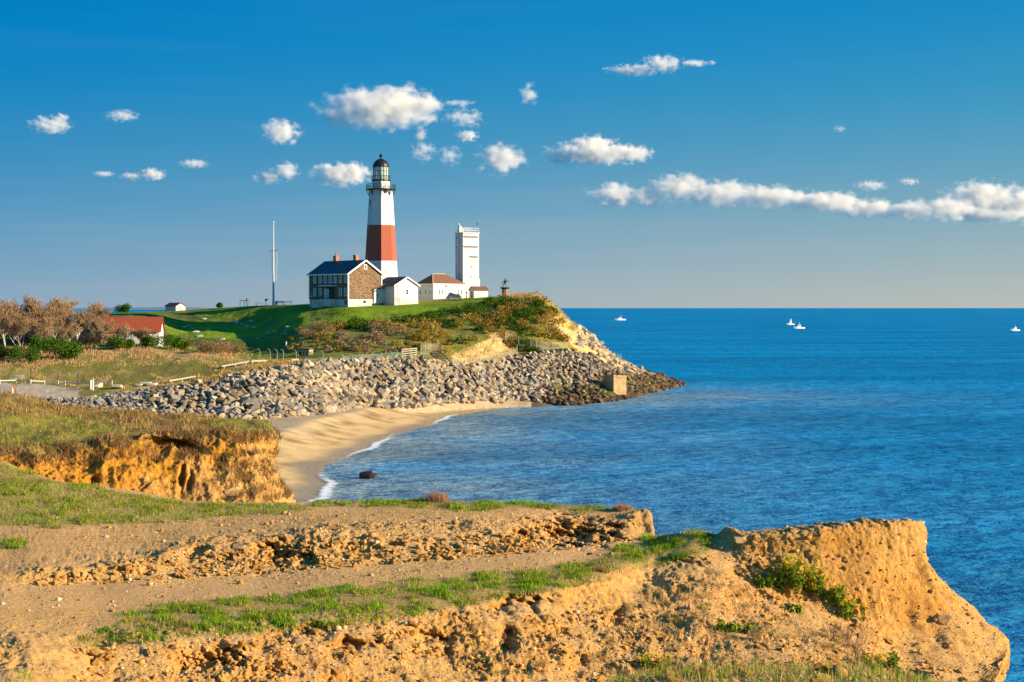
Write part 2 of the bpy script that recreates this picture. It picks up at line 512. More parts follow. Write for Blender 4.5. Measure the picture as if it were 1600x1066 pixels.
# the wall on the right keeps its rough face; the path runs out there
wall = sstep(1120, 1180, bluff.U) * sstep(1.5, 2.5, np.broadcast_to(wr * 0 + 1, bluff.U.shape) * 3)
row = np.broadcast_to(bluff.rp[:, None], bluff.U.shape)
amp = np.where((row > 5.2) & (row < 10.2), np.maximum(wr, 0.055 * sstep(1125, 1170, bluff.U)), wr)
slopem = sstep(2.3, 3.0, row) * (1 - sstep(5.6, 6.3, row))           # eroded slope below the grass lip
bankm = sstep(7.85, 8.1, row) * (1 - sstep(9.0, 9.4, row)) * (1 - sstep(1010, 1040, bluff.U)) * sstep(20, 60, bluff.U)
P = bluff.P
big = fbm(P, 0.55, 3)
mid = fbm(P + 40, 1.6, 4)
fine = fbm(P + 90, 5.5, 4, 0.6)
rid = fbm(P * (1, 1, 0.35) + 11, 1.1, 4, 0.55, True)
vfine = fbm(P + 140, 12.0, 3, 0.65)
crev = fbm(P * (1, 1, .5) + 60, 3.2, 4, .6, True)          # ragged cracks between clods
patch = np.clip(.55 + 1.5 * fbm(P + 300, .8, 3), .12, 1.25)      # smooth washed places, rough crumbling places
run = fbm(np.stack([P[..., 0] + .35 * P[..., 1], P[..., 1] * .5, P[..., 2] * .22], -1) + 33, 2.6, 3, .55)
disp = amp * (1.8 * big + (.75 * mid + 0.6 * fine + .6 * vfine - 1.0 * np.clip(crev - .45, 0, 1)) * patch)
disp += slopem * 0.09 * run * .9 + slopem * 0.08 * (rid - 0.35) * patch * (.4 + 1.2 * np.clip(big + .3, 0, 1))
disp += bankm * (0.10 * (rid - 0.3) + (0.09 * fbm(P + 5, 3.0, 3) + .05 * vfine) * patch + .05 * run)
wallm = sstep(1130, 1180, bluff.U) * sstep(5.0, 6.0, row) * (1 - sstep(9.4, 10.0, row))
disp += wallm * (.20 * run * patch + .02 * vfine + 0.10 * (fbm(P * (1, 1, 0.4) + 3, 0.45, 3, 0.5, True) - 0.4) + 0.03 * fbm(P + 7, 5.0, 4, 0.65) - .06 * sstep(.26, .5, fbm(P + 27, 4.2, 2)) * sstep(.0, .5, fbm(P + 44, .9, 2) + .25))
# pits and scoops: under the bank, in the slope face
wp = fbm(P + 200, 2.6, 4, .6)
for (pu, pv, ru, rv, dep) in [(432, 868, 46, 18, .42), (302, 862, 20, 11, .18), (478, 876, 16, 11, .26), (552, 864, 30, 9, .16), (880, 836, 62, 17, .55), (955, 832, 18, 12, .25),
                              (225, 895, 12, 5, .14), (318, 1034, 46, 18, .30), (545, 1016, 44, 11, .26), (668, 990, 40, 9, .22), (815, 938, 40, 11, .30), (792, 1002, 13, 20, .32), (700, 1012, 12, 22, .18),
                              (1065, 876, 30, 8, .18), (480, 984, 40, 7, .2), (965, 962, 10, 14, .18), (600, 1020, 14, 10, .14), (905, 1040, 14, 22, .14), (420, 1050, 30, 9, .2), (860, 985, 26, 7, .14)]:
    q = ((bluff.U - pu) / ru) ** 2 + ((bluff.V - pv) / rv) ** 2
    q = np.maximum(q * (1 + 1.2 * wp) + 1.1 * wp, 0)
    g = np.exp(-q * 1.3) * (bluff.D < 41) * (row > 2)
    bluff.P[..., 1] += g * dep * 1.6
    bluff.P[..., 2] -= g * dep * 0.35
bluff.P = bluff.P + bluff.N * disp[..., None]
bluff.refresh()

# colours of the ground itself
def colour_bluff():
    U, V_, P = bluff.U, bluff.V, bluff.P
    n1 = fbm(P, 0.35, 4)[..., None]; n2 = fbm(P + 31, 2.2, 4)[..., None]; n3 = fbm(P + 77, 7.0, 3)[..., None]
    clay = L(.52, .255, .055); pale = L(.60, .36, .125); path = L(.64, .385, .165); brown = L(.22, .10, .03)
    steep = (1 - np.clip(bluff.N[..., 2], 0, 1))[..., None]
    c = path + (clay - path) * sstep(.08, .4, steep)
    c = c + (pale - c) * np.clip(.35 + 1.1 * n1 + .5 * n2, 0, .8)
    c = c + (clay * (1.05, .96, .8) - c) * np.clip(.9 * n2 - .2 * n1, 0, .7) * sstep(.1, .35, steep)
    c = c + (brown - c) * np.clip(1.5 * n3 - .05 + .6 * n2, 0, .75) * (.35 + .65 * sstep(.05, .3, steep))
    r = row[..., None]
    pm = sstep(6.9, 7.1, r) * (1 - sstep(7.85, 8.0, r)) * (1 - sstep(990, 1030, U[..., None]))
    c = c + (path * 1.04 - c) * pm * .75
    soil = L(.22, .21, .05)
    for p in GRASS_C + [KNOLL]:
        inside = in_poly(U + 14 * n2[..., 0] + 6 * n3[..., 0], V_ + 7 * n3[..., 0] + 5 * n2[..., 0], p)[..., None]
        c = np.where(inside, soil * (1 + .9 * n3) * .5 + c * .5, c)
    return c
GRASS_C = [
 [(-300, 718), (0, 722), (60, 745), (150, 764), (300, 786), (470, 789), (490, 797), (420, 803), (330, 808), (250, 818), (100, 822), (-300, 815)],
 [(480, 780), (690, 776), (1000, 780), (995, 797), (930, 800), (830, 795), (700, 798), (600, 792), (480, 792)],
 [(105, 1005), (190, 970), (235, 945), (400, 934), (560, 916), (700, 902), (900, 884), (950, 888), (955, 906), (830, 930), (690, 955), (560, 978), (400, 990), (260, 1000), (150, 1012)],
 [(895, 884), (1000, 846), (1030, 832), (1085, 826), (1118, 838), (1112, 862), (1040, 884), (950, 892)],
 [(-300, 842), (0, 845), (48, 848), (42, 858), (-300, 864)],
]
KNOLL = [(860, 1300), (960, 1068), (1060, 1046), (1420, 1050), (1520, 1100), (1520, 1400), (860, 1400)]
mat('bluff_soil', (1, 1, 1), 0.95, 0, .34, 11.0, .09, 16.0, .12, tint=True)
bluff_o = bluff.mesh('foreground_bluff', colour_bluff(), MATS['bluff_soil'])

# ============================================================ NEAR BLUFF ON THE LEFT
CB = [
 (-260, [(900, 76), (800, 81), (770, 82.5), (735, 84), (706, 86), (655, 94), (612, 104), (700, 114), (760, 122)]),
 (0,   [(900, 76), (800, 81), (770, 82.5), (735, 84), (708, 86), (655, 94), (614, 104), (700, 114), (760, 122)]),
 (50,  [(900, 77), (800, 81.5), (770, 83), (740, 84.2), (704, 86), (660, 94), (622, 104), (700, 113), (770, 121)]),
 (100, [(910, 77), (802, 82), (775, 83.3), (738, 84.6), (692, 86.5), (664, 94), (636, 103), (700, 111), (780, 119)]),
 (200, [(910, 77), (803, 82.5), (775, 83.8), (735, 85.1), (688, 87), (665, 93), (644, 101), (700, 108), (790, 116)]),
 (300, [(910, 77), (800, 83), (775, 84.2), (735, 85.5), (684, 87.4), (668, 92), (653, 99), (700, 105), (800, 113)]),
 (380, [(910, 77), (798, 83.5), (775, 84.6), (730, 86), (676, 87.8), (664, 92), (655, 97), (700, 103), (800, 110)]),
 (420, [(420, 910, 78), (436, 795, 84), (430, 770, 85), (416, 725, 86.5), (420, 674, 88.2), (420, 663, 91), (420, 657, 96), (410, 710, 102), (400, 820, 109)]),
 (445, [(470, 920, 79), (464, 800, 84.5), (452, 770, 86), (431, 722, 87.5), (441, 676, 89), (441, 667, 91), (438, 662, 95), (428, 730, 101), (410, 850, 108)]),
 (452, [(490, 930, 82), (470, 805, 88), (456, 775, 89.5), (432, 735, 91), (436, 690, 92), (436, 680, 94), (432, 676, 97), (422, 760, 101), (405, 870, 106)]),
 (475, [(480, 930, 95), (462, 850, 97), (445, 820, 98), (420, 790, 99), (405, 770, 100), (404, 765, 101), (402, 765, 102), (400, 800, 104), (395, 900, 106)]),
]
nbl = Sheet([[((q[0] - 13, q[1], q[2] + (u - 200) * .012) if len(q) == 3 else (u, q[0], q[1] + (u - 200) * .012)) for q in r] for u, r in CB], [c[0] for c in CB], [8, 16, 26, 34, 16, 26, 12, 8], 520)
rowB = np.broadcast_to(nbl.rp[:, None], nbl.U.shape)
cl = sstep(0.6, 1.4, rowB) * (1 - sstep(3.9, 4.3, rowB))
P = nbl.P
d = cl * (.8 * (fbm(P * (1, 1, .45), 0.30, 4, .55, True) - .35) + .45 * fbm(P + 9, 1.3, 4, .65)) + (1 - cl) * (.35 * fbm(P + 3, .22, 3) + .2 * fbm(P + 13, .7, 3))
# the dark hollow under the sod, a smaller one at the corner
for (pu, pv, ru, rv, dep) in [(258, 704, 46, 15, 1.7), (380, 684, 18, 8, .7), (25, 722, 26, 10, .6), (145, 750, 8, 5, .35), (283, 750, 4, 18, .45), (296, 754, 4, 13, .35)]:
    q = (((nbl.U - pu) / ru) ** 2 + ((nbl.V - pv) / rv) ** 2) * (1 + .7 * fbm(P + 5, .5, 3))
    nbl.P[..., 1] += np.exp(-q ** 1.5) * dep * (1 - sstep(3.75, 4.0, rowB)) * 1.25
nbl.P = nbl.P + nbl.N * d[..., None]
nbl.refresh()
def colour_near():
    P, U, V_ = nbl.P, nbl.U, nbl.V
    n1 = fbm(P, .12, 3)[..., None]; n2 = fbm(P + 20, .6, 4)[..., None]; n3 = fbm(P + 50, 2.5, 3)[..., None]
    orange = L(.43, .20, .026); pale = L(.47, .27, .085); dark = L(.15, .065, .018); top = L(.26, .18, .05)
    c = orange + (pale - orange) * np.clip(.35 + 1.2 * n2 + .012 * (V_[..., None] - 745) + .006 * (U[..., None] - 250), 0, 1)
    c = c + (dark - c) * np.clip(1.6 * n3 - .05 + .7 * n2, 0, .8)
    t = sstep(3.55, 3.95, rowB[..., None] + .25 * n2)
    gz = in_poly(U + 16 * n2[..., 0], V_ + 8 * n2[..., 0], [(-300, 644), (60, 650), (165, 656), (205, 676), (60, 696), (-300, 696)]) | in_poly(U + 12 * n2[..., 0], V_ + 4 * n2[..., 0], [(320, 655), (440, 655), (440, 674), (330, 671)])
    top = np.where(gz[..., None] & (n3 > -.12), L(.24, .22, .04), top)
    return c + (top * (1 + .6 * n3) - c) * t
nbl_o = nbl.mesh('near_bluff', colour_near(), mat('near_soil', (1, 1, 1), .95, 0, .25, 3.0, .12, 5.0, .12, tint=True))

# ============================================================ HEADLAND
# rows: under, revetment foot, revetment top, bench 1, bench 2, hill 1, hill 2, crest, behind, back drop
CA = [
 (-320, [(760, 200), (650, 228), (624, 238), (600, 262), (566, 292), (545, 322), (520, 350), (493, 425), (491, 460), (520, 560)]),
 (0,   [(760, 200), (650, 228), (624, 238), (600, 262), (566, 292), (545, 322), (520, 350), (492, 425), (490, 460), (520, 560)]),
 (120, [(740, 210), (652, 234), (626, 241), (602, 264), (565, 292), (545, 320), (520, 350), (490, 428), (489, 460), (520, 560)]),
 (200, [(720, 220), (655, 239), (615, 250), (599, 262), (570, 287), (545, 318), (520, 350), (488, 430), (488, 460), (520, 560)]),
 (300, [(700, 230), (656, 241), (604, 256), (588, 267), (563, 290), (545, 335), (514, 400), (484, 440), (485, 465), (520, 560)]),
 (400, [(690, 236), (655, 243), (583, 262), (574, 272), (565, 284), (557, 328), (512, 398), (478, 430), (481, 465), (520, 560)]),
 (480, [(680, 246), (650, 251), (571, 272), (566, 281), (560, 292), (554, 316), (509, 362), (476, 408), (475, 450), (520, 560)]),
 (560, [(668, 266), (640, 271), (563, 290), (559, 296), (553, 304), (541, 320), (508, 358), (480, 384), (472, 430), (520, 560)]),
 (640, [(662, 277), (634, 283), (561, 300), (557, 306), (551, 313), (535, 328), (504, 359), (477, 388), (468, 430), (520, 560)]),
 (720, [(650, 294), (627, 300), (572, 312), (566, 318), (555, 324), (530, 339), (498, 364), (469, 396), (465, 430), (520, 560)]),
 (800, [(645, 306), (625, 312), (561, 334), (552, 340), (540, 346), (517, 354), (490, 370), (463, 396), (463, 430), (520, 560)]),
 (838, [(645, 308), (627, 314), (553, 341), (545, 345), (532, 350), (510, 358), (484, 374), (463, 394), (466, 425), (530, 520)]),
 (862, [(645, 311), (630, 317), (549, 346), (542, 349), (529, 354), (509, 361), (490, 372), (475, 388), (495, 415), (590, 460)]),
 (890, [(645, 314), (631, 319), (551, 349), (546, 352), (537, 356), (524, 362), (512, 371), (501, 385), (540, 405), (620, 430)]),
 (925, [(645, 317), (631, 322), (559, 353), (555, 356), (550, 359), (543, 364), (536, 372), (526, 384), (565, 402), (620, 425)]),
 (950, [(642, 323), (627, 328), (572, 359), (569, 362), (565, 365), (560, 369), (556, 375), (551, 385), (585, 402), (620, 422)]),
 (970, [(638, 330), (622, 335), (582, 364), (579, 366), (576, 369), (573, 373), (570, 379), (566, 387), (590, 402), (618, 420)]),
 (1010, [(628, 356), (613, 361), (591, 377), (589, 379), (587, 381), (585, 383), (583, 386), (579, 391), (598, 404), (614, 420)]),
 (1045, [(620, 376), (607, 381), (596, 390), (595, 391), (594, 392), (593, 394), (592, 396), (591, 399), (602, 408), (612, 420)]),
 (1066, [(614, 390), (604, 395), (600, 399), (600, 400), (600, 400.5), (600, 401), (600, 402), (600, 404), (606, 410), (612, 420)]),
 (1100, [(616, 390), (614, 395), (614, 399), (614, 400), (614, 400.5), (614, 401), (614, 402), (614, 404), (614, 410), (616, 420)]),
]
hd = Sheet([[(u, *q) for q in r] for u, r in CA], [c[0] for c in CA], [6, 34, 16, 20, 20, 24, 28, 10, 8], 820)
rowA = np.broadcast_to(hd.rp[:, None], hd.U.shape)
P = hd.P
d = .45 * fbm(P, .06, 4) * sstep(2.2, 3.2, rowA) + .22 * fbm(P + 8, .3, 3)
d = d + (.55 * fbm(P + 70, .11, 4) + .25 * fbm(P + 75, .35, 3)) * sstep(230, 300, hd.U) * (1 - sstep(520, 570, hd.U)) * sstep(4.2, 5.0, rowA)
scrubm = sstep(560, 640, hd.U) * sstep(3.0, 4.2, rowA) * (1 - sstep(6.3, 6.9, rowA))
d = d + scrubm * .9 * fbm(P + 30, .09, 3)
d *= 1 - .85 * sstep(6.5, 7.0, rowA)
hd.P = hd.P + hd.N * d[..., None] * (1 - .8 * sstep(1000, 1060, hd.U))[..., None]
hd.refresh()
def colour_head():
    P, U, V_ = hd.P, hd.U, hd.V
    n1 = fbm(P, .03, 4)[..., None]; n2 = fbm(P + 20, .12, 4)[..., None]; n3 = fbm(P + 50, .5, 4)[..., None]
    ns = fbm(P * (1, .35, 1) + 9, .25, 4)[..., None]
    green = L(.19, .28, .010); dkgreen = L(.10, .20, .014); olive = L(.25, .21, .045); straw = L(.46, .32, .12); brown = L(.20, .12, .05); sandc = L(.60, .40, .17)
    u, v = U[..., None], V_[..., None]
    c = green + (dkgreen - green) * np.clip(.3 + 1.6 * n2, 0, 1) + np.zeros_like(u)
    c = c + (olive * .8 - c) * np.clip(1.5 * n3 + .5 * n2 - .1, 0, .5)
    # bare, stony patches on the dark slope
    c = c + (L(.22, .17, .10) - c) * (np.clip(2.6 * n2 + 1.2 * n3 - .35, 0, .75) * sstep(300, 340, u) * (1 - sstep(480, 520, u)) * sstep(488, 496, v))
    c = c + (L(.075, .085, .03) * (1 + .5 * n3) - c) * (np.clip(.55 + 1.4 * n1 + .5 * n2, 0, .85) * (1 - sstep(470, 540, u)))  # shade of the left slope, darkened into the ground colour
    # the field on the left
    ur, vr = U + 12 * n2[..., 0], V_ + 6 * n3[..., 0]
    field = in_poly(ur, vr, [(-400, 535), (130, 540), (240, 545), (300, 550), (400, 560), (560, 560), (620, 556), (640, 562), (560, 566), (440, 592), (250, 622), (110, 640), (-400, 680)])[..., None]
    f = olive + (L(.185, .20, .03) - olive) * np.clip(.35 + 1.8 * n2, 0, 1)
    f = f + (straw - f) * np.clip(2.2 * ns + .6 * n3, 0, .9)
    f = f + (brown - f) * np.clip(2.0 * n3 - 1.0 * n2 - .15, 0, .7)
    band = np.clip(1 - np.abs(rowA[..., None] - 2.35) / .5, 0, 1) * sstep(150, 260, u)
    f = f + (L(.50, .31, .09) * (1 + .4 * n3) - f) * band * .8
    upper = 1 - sstep(548, 562, v - .02 * np.abs(u - 200))
    f = f + (L(.45, .28, .12) * (1 + .5 * n3) - f) * upper * .8
    c = np.where(field, f, c)
    # car park
    lot = in_poly(ur, vr, [(-400, 600), (20, 599), (70, 601), (128, 609), (122, 622), (80, 634), (-400, 632)])[..., None]
    c = np.where(lot, L(.46, .37, .27) * (1 + .15 * n3), c)
    # scrub hill
    scrub = in_poly(U + 10 * n2[..., 0], V_ + 5 * n3[..., 0], [(455, 525), (520, 505), (600, 500), (660, 494), (715, 480), (760, 470), (800, 462), (850, 458), (870, 480), (900, 520), (935, 555), (860, 552), (700, 576), (600, 560), (520, 556), (450, 545)])[..., None]
    s = L(.15, .16, .025) + (L(.31, .25, .05) - L(.15, .16, .025)) * np.clip(.4 + 1.6 * n2 + .6 * n3, 0, 1)
    c = np.where(scrub, s, c)
    tan = in_poly(ur, vr, [(700, 580), (705, 556), (760, 530), (775, 518), (800, 530), (812, 560), (790, 572)])[..., None]
    c = np.where(tan, L(.58, .40, .17) * (1 + .4 * n3), c)
    sandy = in_poly(U + 4 * n2[..., 0], V_ + 3 * n3[..., 0], [(850, 486), (872, 486), (905, 515), (930, 535), (955, 552), (975, 562), (1010, 575), (1010, 592), (960, 580), (905, 553), (886, 530), (860, 508)])[..., None]
    c = np.where(sandy, sandc * (1 + .2 * n3), c)
    knob = in_poly(ur, vr, [(795, 466), (810, 456), (850, 456), (880, 485), (905, 515), (895, 518), (868, 490), (848, 472), (815, 474)])[..., None]
    c = np.where(knob, L(.50, .38, .12) * (1 + .4 * n3), c)
    rock = (rowA[..., None] < 2.02)
    c = np.where((u > 905) & ~(sandy), L(.20, .15, .09) * (1 + .3 * n3), c)
    c = np.where(rock, np.where((rowA[..., None] < 1.06) & (u < 830), L(.40, .31, .20), L(.085, .068, .05)) * (1 + .3 * n3), c)
    return c
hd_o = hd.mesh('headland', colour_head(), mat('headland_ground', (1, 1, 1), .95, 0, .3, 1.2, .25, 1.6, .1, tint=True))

# ============================================================ BEACH, SEA
WL = np.array([(-36, 90), (-30, 115), (-25.5, 135), (-21.5, 150), (-19.3, 162), (-19.6, 175), (-20.8, 190), (-20.6, 206), (-19.3, 219), (-17.7, 230), (-15, 248), (-11.7, 276), (-4.6, 297), (5, 322), (14, 332), (30, 345)], float)
def shore(x, y):
    """signed distance to the waterline, landward positive"""
    wy = np.linspace(90, 345, 400)
    wx = pchip(WL[:, 1], WL[:, 0], wy)
    wx = wx + .9 * np.sin(wy / 8.1) + .25 * np.sin(wy / 2.3 + 1)
    best = np.full(np.shape(x), 1e9); sg = np.zeros(np.shape(x))
    xi = np.interp(y, wy, wx)
    for i in range(0, 400):
        dd = (x - wx[i]) ** 2 + (y - wy[i]) ** 2
        best = np.minimum(best, dd)
    return np.sqrt(best) * np.where(x < xi, 1, -1)
bx, by = np.meshgrid(np.linspace(-75, 45, 190), np.linspace(92, 352, 420))
sd_ = shore(bx, by)
bz = np.where(sd_ > 0, np.minimum(.05 * sd_ + .0125 * sd_ ** 2, 2.1 + .01 * sd_), .10 * sd_)
bP = np.stack([bx, by, bz], -1)
bz = bz + .12 * fbm(bP, .25, 3) * sstep(2, 6, sd_) + .05 * fbm(bP, 1.2, 3) * sstep(1, 4, sd_)
bz = bz - np.clip(by - 322, 0, 40) * .12
bP[..., 2] = bz
n1 = fbm(bP, .08, 3); n2 = fbm(bP * (.5, 1, 1) + 4, .35, 4); n3 = fbm(bP + 8, 1.5, 3)
sand = L(.60, .42, .20) * (1 + .12 * n3[..., None])
c = sand + (L(.34, .29, .22) - sand) * np.clip(.9 * sstep(6, 15, sd_) * (.65 + 1.2 * n2), 0, .95)[..., None]
wrack = np.clip(np.exp(-((sd_ - 8.5 - 4 * n1) / 2.4) ** 2) * (.45 + 2.2 * n2) + np.exp(-((sd_ - 5 - 3 * n1) / .8) ** 2) * (.2 + 1.6 * n2) + .5 * np.clip(n3 - .15, 0, 1), 0, 1)
c = c + (L(.24, .14, .06) - c) * (.85 * wrack)[..., None]
wet = 1 - sstep(1.8, 5.0, sd_ + 1.5 * n1 * 2)
c = c * (1 - .42 * wet)[..., None]
i = np.arange(bx.size).reshape(bx.shape)
bf = np.stack([i[:-1, :-1], i[:-1, 1:], i[1:, 1:], i[1:, :-1]], -1).reshape(-1, 4)
sm = mat('beach_sand', (1, 1, 1), .9, 0, .15, 2.5, .04, 3.0, .15, tint=True)
bme = mesh_np('beach', bP.reshape(-1, 3), bf, c.reshape(-1, 3), sm, True)
at = bme.attributes.new('wet', 'FLOAT', 'POINT'); at.data.foreach_set('value', wet.ravel().astype(np.float32))
nt = sm.node_tree
wa = nt.nodes.new('ShaderNodeAttribute'); wa.attribute_name = 'wet'
wm = nt.nodes.new('ShaderNodeMapRange'); wm.inputs['To Min'].default_value = .92; wm.inputs['To Max'].default_value = .22
nt.links.new(wa.outputs['Fac'], wm.inputs['Value']); nt.links.new(wm.outputs[0], nt.nodes['Principled BSDF'].inputs['Roughness'])
link('beach', bme, None, 'structure')
beach_bvh = BVHTree.FromPolygons([tuple(p) for p in bP.reshape(-1, 3).tolist()], bf.tolist())

def axis(near, far, n0, growth):
    a = [0.0]; st = near
    while a[-1] < far:
        a.append(a[-1] + st)
        if a[-1] > n0: st *= growth
    return np.array(a)
ya = axis(1.3, 90000, 330, 1.035) + 60
xa = axis(1.6, 60000, 110, 1.06)
xs = np.concatenate([-xa[::-1][:-1], xa])
sx, sy = np.meshgrid(xs, ya)
sdn = np.full(sx.shape, -200.0)
nearm = (np.abs(sx) < 160) & (sy < 420)
sdn[nearm] = shore(sx[nearm], sy[nearm])
z0 = np.zeros_like(sx)
sP = np.stack([sx, sy, z0], -1)
fade = np.clip(1 - (sy - 150) / 500, 0, 1) * (np.abs(sx) < 200)
sP[..., 2] = fade * (.10 * fbm(sP * (1, 1.6, 1), .10, 3) + .05 * fbm(sP * (1, 1.8, 1) + 3, .33, 2)) * sstep(0, 12, -sdn)
shal_sheen = np.exp(-np.clip(-sdn, 0, None) / 24.0)
n4 = fbm(sP, .05, 3)
deep = L(.0, .225, .49); sh = L(.26, .35, .39)  # near-shore tone: paler shallows plus silvery reflections put into the colour
cs = deep + (sh - deep) * np.clip(shal_sheen * (1 + n4), 0, 1)[..., None]
i = np.arange(sx.size).reshape(sx.shape)
sf = np.stack([i[:-1, :-1], i[:-1, 1:], i[1:, 1:], i[1:, :-1]], -1).reshape(-1, 4)
sea_m = bpy.data.materials.new('sea_water'); sea_m.use_nodes = True
n, l = sea_m.node_tree.nodes, sea_m.node_tree.links
pb = n['Principled BSDF']
a = n.new('ShaderNodeAttribute'); a.attribute_name = 'Col'
g = n.new('ShaderNodeNewGeometry')
def wave(scale, sxyz, dist, det=3.0, prev=None, strength=1.0):
    mp = n.new('ShaderNodeMapping'); mp.inputs['Scale'].default_value = sxyz; mp.inputs['Rotation'].default_value = (0, 0, R(14))
    l.new(g.outputs['Position'], mp.inputs[0])
    t = n.new('ShaderNodeTexNoise'); t.inputs['Scale'].default_value = scale; t.inputs['Detail'].default_value = det; t.inputs['Roughness'].default_value = .6
    l.new(mp.outputs[0], t.inputs['Vector'])
    b = n.new('ShaderNodeBump'); b.inputs['Distance'].default_value = dist; b.inputs['Strength'].default_value = strength
    l.new(t.outputs[0], b.inputs['Height'])
    if prev: l.new(prev.outputs[0], b.inputs['Normal'])
    return b, t
b1, t1 = wave(.12, (.6, 1.3, 1), 3.2, 3)
b2, t2 = wave(.55, (.7, 1.4, 1), 1.1, 4, b1)
b3, t3 = wave(2.2, (1, 1.3, 1), .2, 3, b2)
# wind lanes: broad patches where the water is a little lighter or darker
mp = n.new('ShaderNodeMapping'); mp.inputs['Scale'].default_value = (.25, 1.0, 1)
l.new(g.outputs['Position'], mp.inputs[0])
wn_ = n.new('ShaderNodeTexNoise'); wn_.inputs['Scale'].default_value = .02; wn_.inputs['Detail'].default_value = 8; wn_.inputs['Roughness'].default_value = .62
l.new(mp.outputs[0], wn_.inputs['Vector'])
mr = n.new('ShaderNodeMapRange'); mr.inputs['From Min'].default_value = .3; mr.inputs['From Max'].default_value = .7
mr.inputs['To Min'].default_value = .62; mr.inputs['To Max'].default_value = 1.36
l.new(wn_.outputs[0], mr.inputs['Value'])
sc_ = n.new('ShaderNodeVectorMath'); sc_.operation = 'SCALE'
mp2 = n.new('ShaderNodeMapping'); mp2.inputs['Scale'].default_value = (.35, 1.2, 1); mp2.inputs['Rotation'].default_value = (0, 0, R(8))
l.new(g.outputs['Position'], mp2.inputs[0])
wf = n.new('ShaderNodeTexNoise'); wf.inputs['Scale'].default_value = .45; wf.inputs['Detail'].default_value = 7; wf.inputs['Roughness'].default_value = .7  # fine stretched noise: ripple glints put into the water colour
l.new(mp2.outputs[0], wf.inputs['Vector'])
mr2 = n.new('ShaderNodeMapRange'); mr2.inputs['From Min'].default_value = .32; mr2.inputs['From Max'].default_value = .68
mr2.inputs['To Min'].default_value = .74; mr2.inputs['To Max'].default_value = 1.27
l.new(wf.outputs[0], mr2.inputs['Value'])
mm = n.new('ShaderNodeMath'); mm.operation = 'MULTIPLY'; l.new(mr.outputs[0], mm.inputs[0]); l.new(mr2.outputs[0], mm.inputs[1])
l.new(a.outputs['Color'], sc_.inputs[0]); l.new(mm.outputs[0], sc_.inputs['Scale'])
n.remove(pb)
df = n.new('ShaderNodeBsdfDiffuse'); gl_ = n.new('ShaderNodeBsdfGlossy'); fr = n.new('ShaderNodeFresnel'); ms = n.new('ShaderNodeMixShader'); fc = n.new('ShaderNodeMapRange')
gl_.inputs['Roughness'].default_value = .16; gl_.inputs['Color'].default_value = (.55, .85, 1, 1)
fr.inputs['IOR'].default_value = 1.33
fc.inputs['From Max'].default_value = .7; fc.inputs['To Min'].default_value = .02; fc.inputs['To Max'].default_value = .26   # steep wavelets keep a rough sea from mirroring at grazing angles
l.new(fr.outputs[0], fc.inputs['Value']); l.new(fc.outputs[0], ms.inputs[0])
l.new(sc_.outputs[0], df.inputs['Color'])
for q in (df, gl_, fr): l.new(b3.outputs[0], q.inputs['Normal'])
l.new(df.outputs[0], ms.inputs[1]); l.new(gl_.outputs[0], ms.inputs[2]); l.new(ms.outputs[0], n['Material Output'].inputs[0])
sea_o = link('sea', mesh_np('sea', sP.reshape(-1, 3), sf, cs.reshape(-1, 3), sea_m, True), None, 'structure')

# foam: thin lacy sheet where the small waves break
fy = np.linspace(118, 312, 700)
wx = np.interp(fy, np.linspace(90, 345, 400), pchip(WL[:, 1], WL[:, 0], np.linspace(90, 345, 400)))
wx = wx + .9 * np.sin(fy / 8.1) + .25 * np.sin(fy / 2.3 + 1)
tt = np.linspace(0, 1, 14)
off = -1.2 + 7.5 * tt
fx = wx[:, None] + off[None, :]
fyy = np.broadcast_to(fy[:, None], fx.shape)
fP = np.stack([fx, fyy, .07 + .10 * (1 - tt)[None, :] + 0 * fx], -1)
i = np.arange(fx.size).reshape(fx.shape)
ff = np.stack([i[:-1, :-1], i[:-1, 1:], i[1:, 1:], i[1:, :-1]], -1).reshape(-1, 4)
cov = np.exp(-((tt - .16) / .11) ** 2)[None, :] * (.50 + .26 * np.sin(fy / 9 + 2))[:, None] + (.34 * np.exp(-((tt - .6) / .25) ** 2))[None, :] * (1 - sstep(170, 235, fy))[:, None]
cov = cov * (1 - sstep(275, 305, fy))[:, None]
fm = bpy.data.materials.new('sea_foam'); fm.use_nodes = True
n, l = fm.node_tree.nodes, fm.node_tree.links
pb = n['Principled BSDF']; pb.inputs['Base Color'].default_value = (.82, .86, .88, 1); pb.inputs['Roughness'].default_value = .8
a = n.new('ShaderNodeAttribute'); a.attribute_name = 'cov'
g = n.new('ShaderNodeNewGeometry')
t = n.new('ShaderNodeTexNoise'); t.inputs['Scale'].default_value = .9; t.inputs['Detail'].default_value = 6; t.inputs['Roughness'].default_value = .7
l.new(g.outputs['Position'], t.inputs['Vector'])
ad = n.new('ShaderNodeMath'); ad.operation = 'ADD'; l.new(a.outputs['Fac'], ad.inputs[0]); l.new(t.outputs[0], ad.inputs[1])
mr = n.new('ShaderNodeMapRange'); mr.inputs['From Min'].default_value = .84; mr.inputs['From Max'].default_value = 1.16
l.new(ad.outputs[0], mr.inputs['Value']); l.new(mr.outputs[0], pb.inputs['Alpha'])
fme = mesh_np('foam', fP.reshape(-1, 3), ff, None, fm, True)
at = fme.attributes.new('cov', 'FLOAT', 'POINT'); at.data.foreach_set('value', cov.ravel().astype(np.float32))
link('foam', fme, None, 'stuff')

